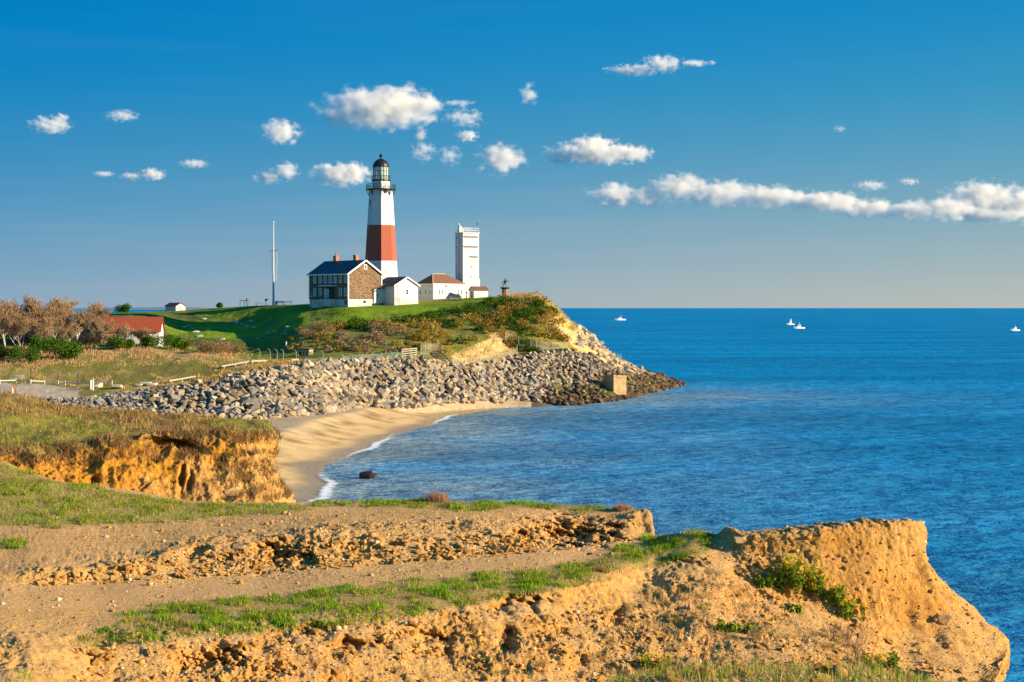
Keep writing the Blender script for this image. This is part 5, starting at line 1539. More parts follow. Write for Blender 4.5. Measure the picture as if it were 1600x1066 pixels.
# dry branching stalks beside the plants
for k, (u, v, h_) in enumerate([(1335, 1030, .75), (1350, 1045, .6), (1180, 1000, .35), (1320, 1010, .5), (1300, 1000, .45)]):
    p = bluff.hit(u, v)
    if not p: continue
    b = MB()
    for q in range(16):
        a = rng.random() * 6.28; l_ = h_ * (.5 + .5 * rng.random())
        s_ = Vector((.05 * rng.normal(), .05 * rng.normal(), -.03)); e_ = s_ + Vector((math.cos(a) * l_ * .5, math.sin(a) * l_ * .3, l_))
        b.bar(s_, e_, .005, .003, 4)
        for w in range(3):
            m_ = s_.lerp(e_, .4 + .5 * rng.random()); b.bar(m_, m_ + Vector((.08 * rng.normal(), .08 * rng.normal(), .09)), .003, .002, 4)
    o = b.build('dry_stalks', mat('dry_stalk', (.26, .17, .09), .9))
    o.location = p
    tag(o, 'brown leafless stalks ' + ('tallest, in the gully under the cliff end', 'nearest the bottom edge in the gully', 'short, beside the green weeds on the straw slope', 'between the gully stalks and the goldenrods', 'just below the right end of the flowering clump')[k], 'stalks')

# ------------------------------------------------------------ the near bluff: tall dry grass, sod, hanging roots
top_mask = lambda u, v: (v < 700) * 1.0
rB = np.broadcast_to(nbl.rp[:, None], nbl.U.shape)
def dens_rows(sheet, lo, hi, fn):
    """density that also looks at the sheet row"""
    rr_ = np.broadcast_to(sheet.rp[:, None], sheet.U.shape)
    c_ = (rr_[:-1, :-1] + rr_[1:, 1:]) / 2
    return lambda u, v: ((c_ > lo) & (c_ < hi)) * fn(u, v)
nz = lambda u, v, s, t=0: perlin(np.stack([u / s, v / s * 2.2, 0 * u + t], -1))
BROWN = [(.36, .22, .08), (.42, .29, .11), (.28, .17, .06), (.46, .34, .16), (.24, .13, .05), (.26, .22, .05)]
RED = [(.26, .10, .055), (.32, .14, .07), (.20, .09, .05)]
gp = []
A1, _, ua, va = nbl.scatter(26000, dens_rows(nbl, 3.7, 6.4, lambda u, v: .25 + np.clip(.6 + 1.2 * nz(u, v, 60), 0, 1.5)))
reddish = (nz(ua, va, 40, 5) > .18) & (ua > 130)
greeny = (in_poly(ua, va, [(-300, 640), (60, 648), (165, 655), (205, 676), (60, 696), (-300, 696)]) & (rng.random(len(ua)) < .62)) | (in_poly(ua, va, [(320, 655), (440, 655), (440, 676), (330, 672)]) & (rng.random(len(ua)) < .65))
ca = np.where(greeny[:, None], pick(GREEN[:4], len(ua)), np.where(reddish[:, None], pick(RED, len(ua)), pick(BROWN, len(ua))))
ha = np.where(greeny, .10, .10 + .30 * rng.random(len(ua)) ** 1.6) * (.35 + 1.3 * np.clip(perlin(A1 * .9) + .4, 0, 1))
gp.append(blades(A1 - (0, 0, .03), ha, np.full(len(ua), .035), ca, .6))
A2, _, ua, va = nbl.scatter(9000, dens_rows(nbl, 3.2, 4.1, lambda u, v: np.clip(.5 + 1.6 * nz(u, v, 40, 3), 0, 1.4)))
gp.append(blades(A2 - (0, 0, .03), .15 + .3 * rng.random(len(ua)), np.full(len(ua), .03), pick(BROWN + RED, len(ua)), 1.6))
A3, _, ua, va = nbl.scatter(6500, dens_rows(nbl, 1.0, 3.3, lambda u, v: in_poly(u, v, [(335, 725), (400, 700), (430, 730), (455, 780), (380, 790), (345, 760)]) * np.clip(.5 + 1.8 * nz(u, v, 26, 7), 0, 1.3) + .06))
gp.append(blades(A3, .12 + .3 * rng.random(len(ua)), np.full(len(ua), .028), pick(BROWN + RED + [(.20, .19, .05)], len(ua)), 1.2))
link('dry_grass', mesh_np('dry_grass', *join(gp), gm_), None, 'stuff')

# ------------------------------------------------------------ headland: field grass, verge grass, hill turf tussocks
fp_ = []
field_poly = [(-60, 556), (130, 548), (240, 548), (300, 552), (400, 563), (560, 566), (640, 563), (560, 572), (440, 594), (250, 612), (130, 606), (60, 598), (-60, 597)]
B1, _, ub, vb = hd.scatter(26000, lambda u, v: in_poly(u, v, field_poly) * np.clip(.35 + 1.6 * nz(u, v, 24), .05, 1.4))
low = nz(ub, vb, 36, 4)
cb_ = np.where((low > .05)[:, None], pick([(.50, .34, .13), (.42, .27, .10), (.56, .42, .20)], len(ub)), pick([(.24, .24, .04), (.30, .26, .06), (.20, .20, .03)], len(ub)))
hb = .10 + .22 * rng.random(len(ub)) * (low > .05)
verge = in_poly(ub, vb, [(230, 612), (300, 590), (400, 572), (480, 562), (640, 556), (640, 566), (440, 596), (250, 616)])
hb = np.where(verge, .3 + .45 * rng.random(len(ub)), hb)
cb_ = np.where(verge[:, None], pick([(.56, .36, .10), (.48, .30, .09), (.40, .26, .12), (.60, .44, .16)], len(ub)), cb_)
fp_.append(blades(B1 - (0, 0, .03), hb, np.full(len(ub), .10), cb_, .7))
B2, _, ub, vb = hd.scatter(9000, lambda u, v: in_poly(u, v, [(-60, 540), (130, 536), (260, 540), (330, 546), (400, 556), (300, 560), (160, 566), (40, 575), (-60, 570)]) * np.clip(.5 + 1.6 * nz(u, v, 30, 9), 0, 1.4))
fp_.append(blades(B2 - (0, 0, .03), .25 + .45 * rng.random(len(ub)), np.full(len(ub), .10), pick([(.50, .32, .15), (.42, .25, .12), (.34, .20, .10), (.56, .42, .22)], len(ub)), .7))
# knob of straw on the knoll and the bleached slope by the steps
B3, _, ub, vb = hd.scatter(9000, lambda u, v: (in_poly(u, v, [(790, 468), (812, 455), (850, 455), (884, 488), (905, 515), (895, 520), (866, 492), (846, 474), (812, 478)]) + .8 * in_poly(u, v, [(700, 580), (705, 556), (760, 530), (775, 518), (800, 530), (812, 560), (790, 572)])) * np.clip(.5 + 1.5 * nz(u, v, 18, 2), .05, 1.4))
fp_.append(blades(B3 - (0, 0, .05), .3 + .5 * rng.random(len(ub)), np.full(len(ub), .11), pick([(.56, .42, .14), (.48, .34, .11), (.62, .50, .20), (.40, .32, .10)], len(ub)), .8))
link('field_grass', mesh_np('field_grass', *join(fp_), gm_), None, 'stuff')
B4, _, ub, vb = hd.scatter(14000, lambda u, v: in_poly(u, v, [(240, 500), (300, 486), (480, 478), (560, 482), (640, 478), (760, 466), (800, 466), (720, 484), (640, 500), (560, 506), (470, 530), (540, 556), (400, 560), (330, 545)]) * np.clip(.3 + 1.3 * nz(u, v, 22), .02, 1))
link('hill_turf', mesh_np('hill_turf', *blades(B4 - (0, 0, .03), .06 + .14 * rng.random(len(ub)), np.full(len(ub), .09), pick([(.14, .25, .008), (.18, .28, .010), (.25, .28, .02), (.10, .18, .010)], len(ub)), .6), gm_), None, 'stuff')

# ------------------------------------------------------------ scrub over the hill's seaward side: domes of small leaves
SCRUB = [(455, 528), (520, 508), (585, 503), (650, 497), (700, 487), (745, 478), (790, 468), (845, 466), (862, 486), (885, 520), (905, 553), (850, 550), (812, 560), (775, 520), (705, 552), (640, 556), (540, 552), (455, 548)]
S1, _, us, vs_ = hd.scatter(1500, lambda u, v: in_poly(u, v, SCRUB) * (1 + .9 * (u > 775)) * np.clip(.65 + 1.2 * nz(u, v, 30, 1), .08, 1.4))
pal_dark = [(.06, .12, .014), (.09, .16, .018), (.045, .08, .012)]
pal_rust = [(.26, .17, .03), (.33, .22, .045), (.21, .14, .025)]
pal_gold = [(.36, .25, .05), (.30, .22, .04), (.42, .30, .09)]
pal_grey = [(.26, .19, .11), (.30, .23, .14), (.22, .16, .09)]
sl = []
for p, u, v in zip(S1, us, vs_):
    g_ = nz(np.array([u]), np.array([v]), 44, 8)[0]
    if u < 640 and v > 515:
        if rng.random() < .35: continue
        pal = pal_grey if rng.random() < .5 else pal_gold if rng.random() < .5 else pal_rust
    elif in_poly(np.array(u), np.array(v), [(690, 482), (760, 472), (790, 470), (790, 482), (720, 498), (600, 512), (600, 502)]): pal = pal_dark
    elif in_poly(np.array(u), np.array(v), [(815, 470), (850, 474), (850, 492), (830, 492)]): pal = pal_dark
    elif g_ > .15: pal = pal_gold
    elif g_ < -.12: pal = pal_dark
    else: pal = pal_rust
    rad_ = .9 + 1.1 * rng.random(); hh = rad_ * (.65 + .4 * rng.random())
    if v > 535: rad_ *= .7; hh *= .7
    m_ = int(105 * rad_)
    d_ = rng.normal(size=(m_, 3)); d_ /= np.linalg.norm(d_, axis=1)[:, None]; d_[:, 2] = np.abs(d_[:, 2])
    q = p + d_ * (rad_, rad_, hh) * (.55 + .5 * rng.random((m_, 1))) * (1 + .3 * perlin(d_ * 2.2 + p)[:, None])
    sl.append(leaves(q, .14 + .14 * rng.random(m_), pick(pal, m_), rng))
link('scrub', mesh_np('scrub', *join(sl), gm_), None, 'stuff')

rs_ = np.random.default_rng(77)
for k, (u, v) in enumerate([(288, 512), (296, 510), (302, 514), (318, 499), (326, 516), (371, 505), (378, 507), (393, 503), (397, 513), (386, 511), (418, 521), (430, 519), (446, 522), (402, 530), (392, 529), (414, 527), (347, 531), (312, 526), (306, 519), (452, 512)]):
    p = hd.hit(u, v)
    if p: rock('hill_stone', p + Vector((0, 0, .1)), .35 + .4 * rs_.random(), tuple(np.array([.50, .46, .40]) * (.8 + .3 * rs_.random())), 'pale stone scattered on the shadowed grassy slope', .55, 500 + k, 'stone', 0, 'pale stones on the shadowed slope')

# ------------------------------------------------------------ single shrubs
def shrub(name, loc, rx, rz, pal, label, n_=1400, ls=.16, twigs=True, cat='shrub', group=None, seed=0):
    r = np.random.default_rng(seed)
    t = thing(name, label, cat, loc, 0, group)
    nb = 7
    cen = np.concatenate([r.normal(size=(nb, 2)) * rx * .42, (.35 + .5 * r.random((nb, 1))) * rz], 1)
    k = r.integers(0, nb, n_)
    d_ = r.normal(size=(n_, 3)); d_ /= np.linalg.norm(d_, axis=1)[:, None]
    q = cen[k] + d_ * (rx * .5, rx * .5, rz * .42) * (.45 + .65 * r.random((n_, 1)))
    q[:, 2] = np.abs(q[:, 2])
    link('foliage', mesh_np('foliage', *leaves(q, ls * (.6 + .8 * r.random(n_)), pick(pal, n_, r, .25), r), gm_), t)
    b = MB()
    for q_ in cen: b.bar((0, 0, -.3), tuple(q_), .07, .03, 5)
    b.build('stem', mat('shrub_stem', (.14, .10, .07), .9), t)
    return t
pal_ev = [(.05, .12, .012), (.07, .16, .016), (.035, .08, .01), (.11, .20, .02)]
for k, (u, v, rx, rz, lb, pal) in enumerate([
    (92, 562, 3.4, 3.9, 'largest rounded evergreen shrub before the bare trees', pal_ev),
    (112, 562, 1.9, 2.6, 'small evergreen shrub at the right of the largest one', pal_ev),
    (66, 556, 2.2, 3.2, 'evergreen shrub tucked left behind the largest one', pal_ev),
    (38, 568, 2.2, 2.9, 'low evergreen shrub left of the largest, in front of the bare trees', pal_ev),
    (8, 566, 3.0, 2.6, 'dark shaded evergreen at the left edge of the view', [(.04, .07, .012), (.06, .09, .015)]),  # own darker leaf palette puts the shade into the foliage colour
    (183, 546, 2.2, 2.3, 'bushy evergreen before the left part of the red roofed house', pal_ev),
    (200, 545, 1.5, 1.8, 'low evergreen before the middle of the red roofed house', pal_ev),
    (231, 545, 1.8, 2.4, 'evergreen at the right front corner of the red roofed house', pal_ev),
    (262, 546, 2.6, 2.6, 'dark evergreen right of the red roofed house', pal_ev),
    (283, 547, 1.7, 1.8, 'yellow green shrub at the right end of the evergreen row', [(.20, .22, .03), (.14, .18, .02), (.26, .24, .05)]),
    (192, 489, 2.4, 2.2, 'lone dark bush on the crest beyond the red roof', pal_ev),
    (343, 483, 1.2, 1.2, 'small dark bush on the crest right of the far shed', pal_ev)]):
    p = hd.hit(u, v)
    if p is None: p = onhill(u, 420)
    if v < 495: p = onhill(u, 415)
    shrub('evergreen_shrub', p, rx, rz, pal, lb, int(700 + 420 * rx), .17, seed=60 + k)
pal_br = [(.30, .19, .09), (.24, .14, .06), (.36, .26, .14)]
for k, (u, v, rx, rz, lb) in enumerate([
    (318, 553, 3.0, 2.2, 'brown leafless shrub at the left end of the hedge above the valley'),
    (345, 553, 3.0, 2.4, 'tallest brown shrub in the hedge above the valley'),
    (370, 555, 2.6, 1.9, 'brown shrub at the right end of the hedge above the valley'),
    (15, 535, 4.0, 3.4, 'rust brown thicket under the bare trees at the left edge'),
    (50, 536, 4.0, 3.6, 'rust brown thicket between the left bare trees'),
    (85, 537, 4.2, 3.4, 'rust brown thicket under the bare trees left of the grey cottage'),
    (165, 537, 2.6, 2.0, 'brown shrub under the left gable of the red roofed house'),
    (140, 538, 3.0, 2.6, 'brown thicket between the two houses behind the trees'),
    (250, 536, 2.4, 2.2, 'pale brown shrub at the right end wall of the red roofed house'),
    (480, 530, 2.2, 2.2, 'grey brown bush at the left end of the hillside scrub'),
    (500, 524, 2.6, 2.6, 'rounded grey brown bush rising above the hillside scrub')]):
    p = hd.hit(u, v)
    shrub('brown_shrub', p, rx, rz, pal_br, lb, int(500 + 330 * rx), .13, seed=90 + k, group='brown shrubs on the headland')

# ------------------------------------------------------------ bare autumn trees
def bare_tree(seed, hgt):
    r = np.random.default_rng(seed)
    segs, twig = [], []
    def grow(p, d, l_, rad_, lev):
        q = p
        for k in range(3):
            d = (d + r.normal(size=3) * .13 + np.array([0, 0, .05])); d /= np.linalg.norm(d)
            e = q + d * l_ / 3
            (segs if lev < 2 else twig).append((q, e, rad_ * (1 - .2 * k), rad_ * (1 - .2 * (k + 1))))
            if lev < 4 and (k > 0 or lev > 0):
                for _ in range(2 if lev < 3 else 2):
                    a = r.random() * 6.28
                    s_ = np.array([math.cos(a), math.sin(a), .25 + .3 * r.random()])
                    dd = d * .75 + s_ * .62; dd /= np.linalg.norm(dd)
                    grow(e, dd, l_ * (.58 + .16 * r.random()), rad_ * .55, lev + 1)
            q = e
    for s in range(r.integers(2, 4)):
        a = r.random() * 6.28
        dd = np.array([math.cos(a) * .22, math.sin(a) * .22, 1.0])
        grow(np.array([.15 * math.cos(a), .15 * math.sin(a), -.4]), dd / np.linalg.norm(dd), hgt * .46, hgt * .014, 0)
    return segs, twig
def tube_np(segs, n_, minr=0.0):
    A = np.array([s[0] for s in segs]); B = np.array([s[1] for s in segs])
    ra = np.maximum([s[2] for s in segs], minr); rb2 = np.maximum([s[3] for s in segs], minr)
    d = B - A; d /= np.linalg.norm(d, axis=1)[:, None] + 1e-9
    x = np.cross(d, np.array([.3, .5, .81])); x /= np.linalg.norm(x, axis=1)[:, None] + 1e-9
    y = np.cross(d, x)
    an = np.arange(n_) * 2 * np.pi / n_
    ring = x[:, None] * np.cos(an)[None, :, None] + y[:, None] * np.sin(an)[None, :, None]
    V_ = np.concatenate([A[:, None] + ring * ra[:, None, None], B[:, None] + ring * rb2[:, None, None]], 1)
    k = (np.arange(len(segs)) * 2 * n_)[:, None]
    f = np.concatenate([k + [i_, (i_ + 1) % n_, n_ + (i_ + 1) % n_, n_ + i_] for i_ in range(n_)])
    return V_.reshape(-1, 3), f
bark = mat('grey_tan_bark', (.46, .40, .33), .9, noise=.2, nscale=2)
twig_m = leaf_mat('twig_and_bud', .15)
tree_lib = []
for k in range(5):
    segs, twig = bare_tree(200 + k, 9.0)
    v, f = tube_np(segs, 6)
    tm = mesh_np('trunk', v, f, None, bark, True)
    v, f = tube_np(twig, 3, .034)
    ft = np.concatenate([f[:, [0, 1, 2]], f[:, [0, 2, 3]]])
    E = np.array([s[1] for s in twig])
    r = np.random.default_rng(300 + k)
    zt = E[:, 2]
    hue = np.clip((v[:, 2] - 3.5) / 5.5, 0, 1)[:, None]
    ctw = L(.38, .31, .23) * (1 - hue) + L(.36, .22, .105) * hue
    ctw = ctw * (1 + .15 * r.normal(size=(len(v), 1)))
    m_ = 520
    q = E[r.integers(0, len(E), m_)] + r.normal(size=(m_, 3)) * .16
    lf = leaves(q, .06 + .05 * r.random(m_), pick([(.36, .20, .05), (.28, .16, .05), (.42, .29, .11), (.36, .30, .18)], m_, r), r)
    cm = mesh_np('crown', *join([(v, ft, ctw), lf]), twig_m)
    tree_lib.append((tm, cm))
trees = [(-14, 536, 318, 10.5, 'bare tree cut by the left edge of the view'), (10, 537, 322, 10.0, 'bare tree second from the left edge'), (33, 538, 326, 11.2, 'tallest bare tree with rusty top near the left edge'),
         (30, 540, 316, 8.5, 'shorter bare tree in front of the tallest one'), (54, 539, 322, 9.4, 'bare tree just right of the tallest rusty one'), (72, 537, 328, 9.6, 'pale trunked bare tree left of the gap of sky'),
         (66, 545, 312, 7.6, 'small bare tree behind the evergreen shrubs'), (92, 538, 324, 8.2, 'rounded bare tree just left of the grey cottage'), (97, 543, 314, 6.8, 'low bare tree between evergreen and grey cottage'),
         (113, 533, 340, 9.8, 'tall spiky bare tree rising behind the grey cottage'), (128, 536, 326, 8.0, 'bare tree just right of the grey cottage'), (143, 533, 338, 7.8, 'bare tree between grey cottage and red roof'),
         (156, 538, 325, 6.2, 'bare tree before the left gable of the red roofed house'), (193, 540, 321, 5.3, 'small bare tree before the middle of the red roof'), (217, 541, 321, 4.6, 'thin bare sapling before the right half of the red roof'),
         (163, 500, 372, 4.2, 'low bare tree beyond the red roof on the slope'), (148, 505, 366, 6.5, 'bare tree farthest back between the grey cottage and the sea')]
for k, (u, v, D_, hgt, lb) in enumerate(trees):
    x = (u - 800) / F * D_
    z = hd.z(x, D_) or 11
    t = thing('bare_tree', lb, 'tree', (x, D_, z - .1), rng.random() * 6.28, 'bare autumn trees on the left')
    s = hgt * .93 / 9.6
    t.scale = (s * 1.05, s * 1.05, s)
    tm, cm = tree_lib[k % 5]
    link('trunk', tm, t); link('crown', cm, t)
# ============================================================ FENCES, POSTS, SIGNS
pwood = mat('post_wood', (.38, .34, .27), .85, noise=.15, nscale=5)
wpost = mat('white_post', (.56, .54, .49), .6)
green_mesh = bpy.data.materials.new('green_wire_mesh'); green_mesh.use_nodes = True
n, l = green_mesh.node_tree.nodes, green_mesh.node_tree.links
n['Principled BSDF'].inputs['Base Color'].default_value = (.10, .22, .16, 1); n['Principled BSDF'].inputs['Alpha'].default_value = .28
tan_mesh = bpy.data.materials.new('tan_wire_mesh'); tan_mesh.use_nodes = True
n = tan_mesh.node_tree.nodes
n['Principled BSDF'].inputs['Base Color'].default_value = (.42, .36, .26, 1); n['Principled BSDF'].inputs['Alpha'].default_value = .22
def gpt(u, v):
    p = hd.hit(u, v)
    return p
def post_fence(name, label, uv, h_, r_, m, mesh=None, rails=(), cat='fence', hook=False, wob=.0):
    pts = [gpt(u, v) for u, v in uv]
    pts = [p for p in pts if p is not None]
    t = thing(name, label, cat, pts[0])
    o = Vector(pts[0])
    hs = [h_ * (1 + wob * rng.normal()) for _ in pts]
    for p, hh in zip(pts, hs):
        b = MB().bar(p - o - Vector((0, 0, .3)), p - o + Vector((wob * rng.normal(), 0, hh)), r_, r_ * .85, 6)
        if hook: b.bar(p - o + Vector((0, 0, hh)), p - o + Vector((-.22, 0, hh + .3)), r_ * .8, r_ * .7, 6).bar(p - o + Vector((-.22, 0, hh + .3)), p - o + Vector((-.5, 0, hh + .38)), r_ * .7, r_ * .5, 6)
        b.build('post', m, t)
    if rails:
        b = MB()
        for p, q in zip(pts, pts[1:]):
            for z in rails: b.beam(p - o + Vector((0, -.03, z)), q - o + Vector((0, -.03, z)), .06, .14)
        b.build('rails', m, t)
    if mesh:
        b = MB()
        for p, q in zip(pts, pts[1:]):
            b.poly([p - o, q - o, q - o + Vector((0, 0, h_ * .85)), p - o + Vector((0, 0, h_ * .85))], [(0, 1, 2, 3)])
        b.build('wire_mesh', mesh, t)
    return t
post_fence('chain_link_fence', 'row of pale hooked fence posts across the shadowed valley by the kiosk', [(406, 562), (422, 562.5), (433, 563), (443, 564), (463, 564.5), (505, 566), (536, 571)], 1.6, .05, pwood, None, (), hook=True)
post_fence('mesh_fence', 'low green mesh fence on posts before the brown scrub', [(536, 568), (562, 566), (567, 565.5), (572, 565), (581, 564.5), (596, 563.5), (612, 562), (621, 561.5), (628, 560.5)], 1.5, .06, pwood, green_mesh)
post_fence('wooden_rail_fence', 'pale wooden fence with four rails at the foot of the scrub', [(628, 560), (642, 559), (651, 557.5)], 1.75, .11, pwood, None, (.45, .85, 1.25, 1.6))
post_fence('stake_fence', 'thin tall stakes leading from the rail fence to the steps', [(657, 555), (664, 553.5), (668, 553), (673, 552.5), (686, 551), (691, 560)], 2.2, .06, pwood, tan_mesh, wob=.08)
post_fence('slope_fence', 'mesh fence on thin posts across the bleached slope by the steps', [(706, 572), (720, 570.5), (735, 569), (750, 567), (765, 565), (782, 562), (800, 558), (808, 551)], 1.5, .05, pwood, tan_mesh, wob=.05)
post_fence('upper_stake_fence', 'row of bare stakes along the rock top under the green bushes', [(789, 535), (795, 534), (802, 534), (811, 540), (829, 545), (838, 546), (848, 547), (856, 547.5), (863, 548), (868, 548), (876, 548), (889, 548)], 2.1, .06, pwood, tan_mesh, wob=.10)
post_fence('flank_fence', 'green mesh fence on stakes down the rocky flank above the point', [(894, 516), (903, 521), (912, 527), (921, 533), (929, 538)], 1.6, .05, mat('green_stake', (.12, .26, .16), .7), green_mesh)
post_fence('point_fence', 'short green net fence standing on rocks above the point', [(956, 566), (961, 566.5), (966, 567), (971, 567)], 2.3, .06, mat('green_stake', (.12, .26, .16), .7), green_mesh, wob=.06)
# timber steps by the rocks
a_, b_ = gpt(700, 560), gpt(690, 574)
stp = thing('timber_steps', 'dark timber steps descending the rocks beside the bleached slope', 'steps', gpt(690, 574))
p0, p1 = gpt(684, 554), gpt(702, 575)
if p0 and p1:
    for k in range(9):
        q = p0.lerp(p1, k / 8) - stp.location + Vector((0, -.6, .5))
        MB().box(tuple(q), (2.0, .5, .16)).build('tread', darkwood, stp)
    MB().beam(p0 - stp.location + Vector((-.9, -.6, .35)), p1 - stp.location + Vector((-.9, -.6, .35)), .14, .2).beam(p0 - stp.location + Vector((.9, -.6, .35)), p1 - stp.location + Vector((.9, -.6, .35)), .14, .2).build('stringers', pwood, stp)
# long pale logs / rails lying along the verge
def log(uv0, uv1, label, r_=.16, posts=True):
    a, b = gpt(*uv0), gpt(*uv1)
    t = thing('barrier_log', label, 'log barrier', a)
    d = b - a
    MB().bar((0, 0, .45), d + Vector((0, 0, .45)), r_, r_ * .9, 8).build('log', pwood, t)
    if posts:
        for k in (.1, .5, .9): MB().bar(d * k - Vector((0, 0, .3)), d * k + Vector((0, 0, .42)), .12, .12, 6).build('post', pwood, t)
log((264, 600), (305, 593), 'pale log barrier on the verge at the left')
log((346, 577), (388, 569.5), 'longest pale log barrier on the verge above the rocks')
log((392, 569), (416, 568), 'pale log barrier on the verge nearest the kiosk')
log((455, 567), (466, 566), 'short pale log on the verge below the kiosk', .2, False)
# car park
post_fence('guide_rail', 'low white guide rail on posts along the far edge of the car park', [(0, 600), (25, 599), (48, 600), (70, 601), (91, 602), (102, 602.5), (121, 604), (143, 604), (152, 603.5), (175, 602)], .75, .09, wpost, None, (.5,))
t = picnic(27, 268, 'white picnic table on the grass beside the car park', wpost, R(8))
def signpost(u, v, hh, label, panel, m, pm=None):
    p = gpt(u, v)
    t = thing('sign_post', label, 'sign', p)
    MB().bar((0, 0, -.2), (0, 0, hh), .05, n=6).build('post', pm or darkwood, t)
    MB().box((0, -.07, hh - panel[1] / 2), (panel[0], .05, panel[1])).bevel(.01).build('panel', m, t)
signpost(24, 618, 1.3, 'small orange sign on a post at the edge of the car park', (.5, .55), mat('orange_sign', (.80, .24, .02), .6))
signpost(122, 604, 2.0, 'grey sign facing the car park on the grass edge', (.45, .6), mat('grey_sign', (.16, .19, .2), .6))
for u, v, hh, lb, m in ((19, 619, 1.2, 'short pale post just left of the orange sign', wpost), (48.5, 598, 2.4, 'tall dark post near the white picnic table', darkwood), (91, 600, 2.0, 'tall dark post between the two car park signs', darkwood),
                        (141.5, 609, 1.5, 'thick white post left of the tan boulder', wpost), (145, 610, 1.7, 'taller thick white post touching the tan boulder', wpost), (447, 542, 1.1, 'white marker post alone in the green valley', wpost)):
    p = gpt(u, v)
    b = MB().lathe([(.09, -.3), (.09, hh - .1), (.05, hh)], 8) if m is darkwood else MB().lathe([(.17, -.3), (.17, hh - .12), (.10, hh)], 8)
    o = b.build('post', m); o.location = p; tag(o, lb, 'post')
# picnic tables and low wall in front of the hipped building
for u, v, lb, m in ((708, 468.5, 'tan picnic table before the hipped building, left of the small shed', pwood), (724, 467.5, 'tan picnic table nearest the small shed', pwood)):
    x = (u - 800) / F * 398; t = thing('picnic_table', lb, 'picnic table', (x, 398, hd.z(x, 398)), R(20))
    MB().box((0, 0, .76), (2.2, .8, .08)).build('tabletop', m, t)
    for y in (-.75, .75): MB().box((0, y, .45), (2.2, .28, .06)).build('seat', m, t)
    for q in (-.8, .8): MB().beam((q, -.7, 0), (q, .25, .74), .09, .09).beam((q, .7, 0), (q, -.25, .74), .09, .09).build('legs', m, t)
x = (729 - 800) / F * 397
t = thing('bollard_lamp', 'short dark lamp post standing before the small shed', 'lamp post', (x, 397, hd.z(x, 397)))
MB().bar((0, 0, -.2), (0, 0, 1.5), .08, n=8).build('post', black, t); MB().lathe([(.2, 1.45), (.22, 1.75), (.05, 1.9)], 10).build('lamp_head', black, t)
lw = thing('brick_edging', 'low reddish brick wall along the front of the hipped building', 'low wall', (0, 0, 0))
b = MB()
pr = None
for u in np.linspace(655, 722, 9):
    x = (u - 800) / F * 399.5; q = Vector((x, 399.5, hd.z(x, 399.5)))
    if pr: b.beam(pr + Vector((0, 0, .1)), q + Vector((0, 0, .1)), .3, .8)
    pr = q
b.build('wall', mat('reddish_brick', (.36, .22, .16), .9, noise=.25, nscale=4), lw)
lw2 = None

# ============================================================ BOATS
hullm = mat('white_gelcoat', (.80, .82, .82), .35)
def boat(u, v, ln, label, rz, tower=False, mast=1.0, cab=.30):
    D_ = H * F / (v - HV)
    t = thing('motor_boat', label, 'boat', ((u - 800) / F * D_, D_, 0), rz, 'white boats on the far sea')
    bm = MB()
    w = ln * .30
    secs = []
    for x, wd, top, bot in ((-.5, .85, .11, -.03), (-.2, 1, .11, -.04), (.15, .95, .13, -.04), (.35, .6, .16, -.03), (.5, .04, .20, .05)):
        secs.append([(x * ln, -wd * w / 2, top * ln), (x * ln, -wd * w * .38, bot * ln), (x * ln, wd * w * .38, bot * ln), (x * ln, wd * w / 2, top * ln)])
    pts = [p for s in secs for p in s]
    fs_ = []
    for k in range(4):
        for j in range(3): fs_.append((k * 4 + j, k * 4 + j + 1, k * 4 + j + 5, k * 4 + j + 4))
        fs_.append((k * 4 + 3, k * 4, k * 4 + 4, k * 4 + 7))
    fs_ += [(0, 1, 2, 3), (16, 17, 18, 19)]
    bm.poly(pts, fs_).build('hull', hullm, t)
    z = .12 * ln
    c_ = MB().poly([(-.12 * ln, -.36 * w, z - .01 * ln), (.22 * ln, -.30 * w, z), (.22 * ln, .30 * w, z), (-.12 * ln, .36 * w, z - .01 * ln), (-.12 * ln, -.33 * w, z + cab * .55 * ln), (.10 * ln, -.27 * w, z + cab * .55 * ln), (.10 * ln, .27 * w, z + cab * .55 * ln), (-.12 * ln, .33 * w, z + cab * .55 * ln)],
                  [(0, 1, 2, 3), (4, 5, 6, 7), (0, 1, 5, 4), (1, 2, 6, 5), (2, 3, 7, 6), (3, 0, 4, 7)])
    cb2 = c_.build('cabin', hullm, t)
    MB().box((.0, -.345 * w, z + cab * .36 * ln), (.16 * ln, .02, .07 * ln)).box((.0, .345 * w, z + cab * .36 * ln), (.16 * ln, .02, .07 * ln)).build('window', glass, cb2)
    if tower:
        b = MB()
        for x in (-.1, .06):
            for y in (-.25, .25): b.beam((x * ln, y * w, z + cab * .55 * ln), (x * .6 * ln, y * .7 * w, z + cab * 1.15 * ln), .1, .1)
        b.box((-.02 * ln, 0, z + cab * 1.17 * ln), (.16 * ln, .5 * w, .03 * ln)).box((-.02 * ln, 0, z + cab * .75 * ln), (.16 * ln, .5 * w, .10 * ln))
        b.build('lookout_tower', hullm, t)
    b = MB().bar((-.02 * ln, 0, z + cab * .5 * ln), (-.05 * ln, 0, z + (cab * .6 + .2 * mast) * ln), .016 * ln, n=5).ball((-.05 * ln, 0, z + (cab * .6 + .2 * mast) * ln), .03 * ln)
    b.build('mast', hullm, t)
    return t
boat(969, 500.5, 17.0, 'low white motor yacht nearest the headland on the far sea', R(200), cab=.25, mast=.5)
boat(1235, 507.5, 9.6, 'white boat with tall tower, upper one of the pair at sea', R(205), tower=True, cab=.42, mast=1.6)
boat(1248.5, 513.5, 11.0, 'lower white boat of the pair at sea', R(203), cab=.34, mast=.8)
boat(1586, 517, 8.6, 'white boat with square cabin at the right edge of the view', R(205), cab=.40, mast=.6)

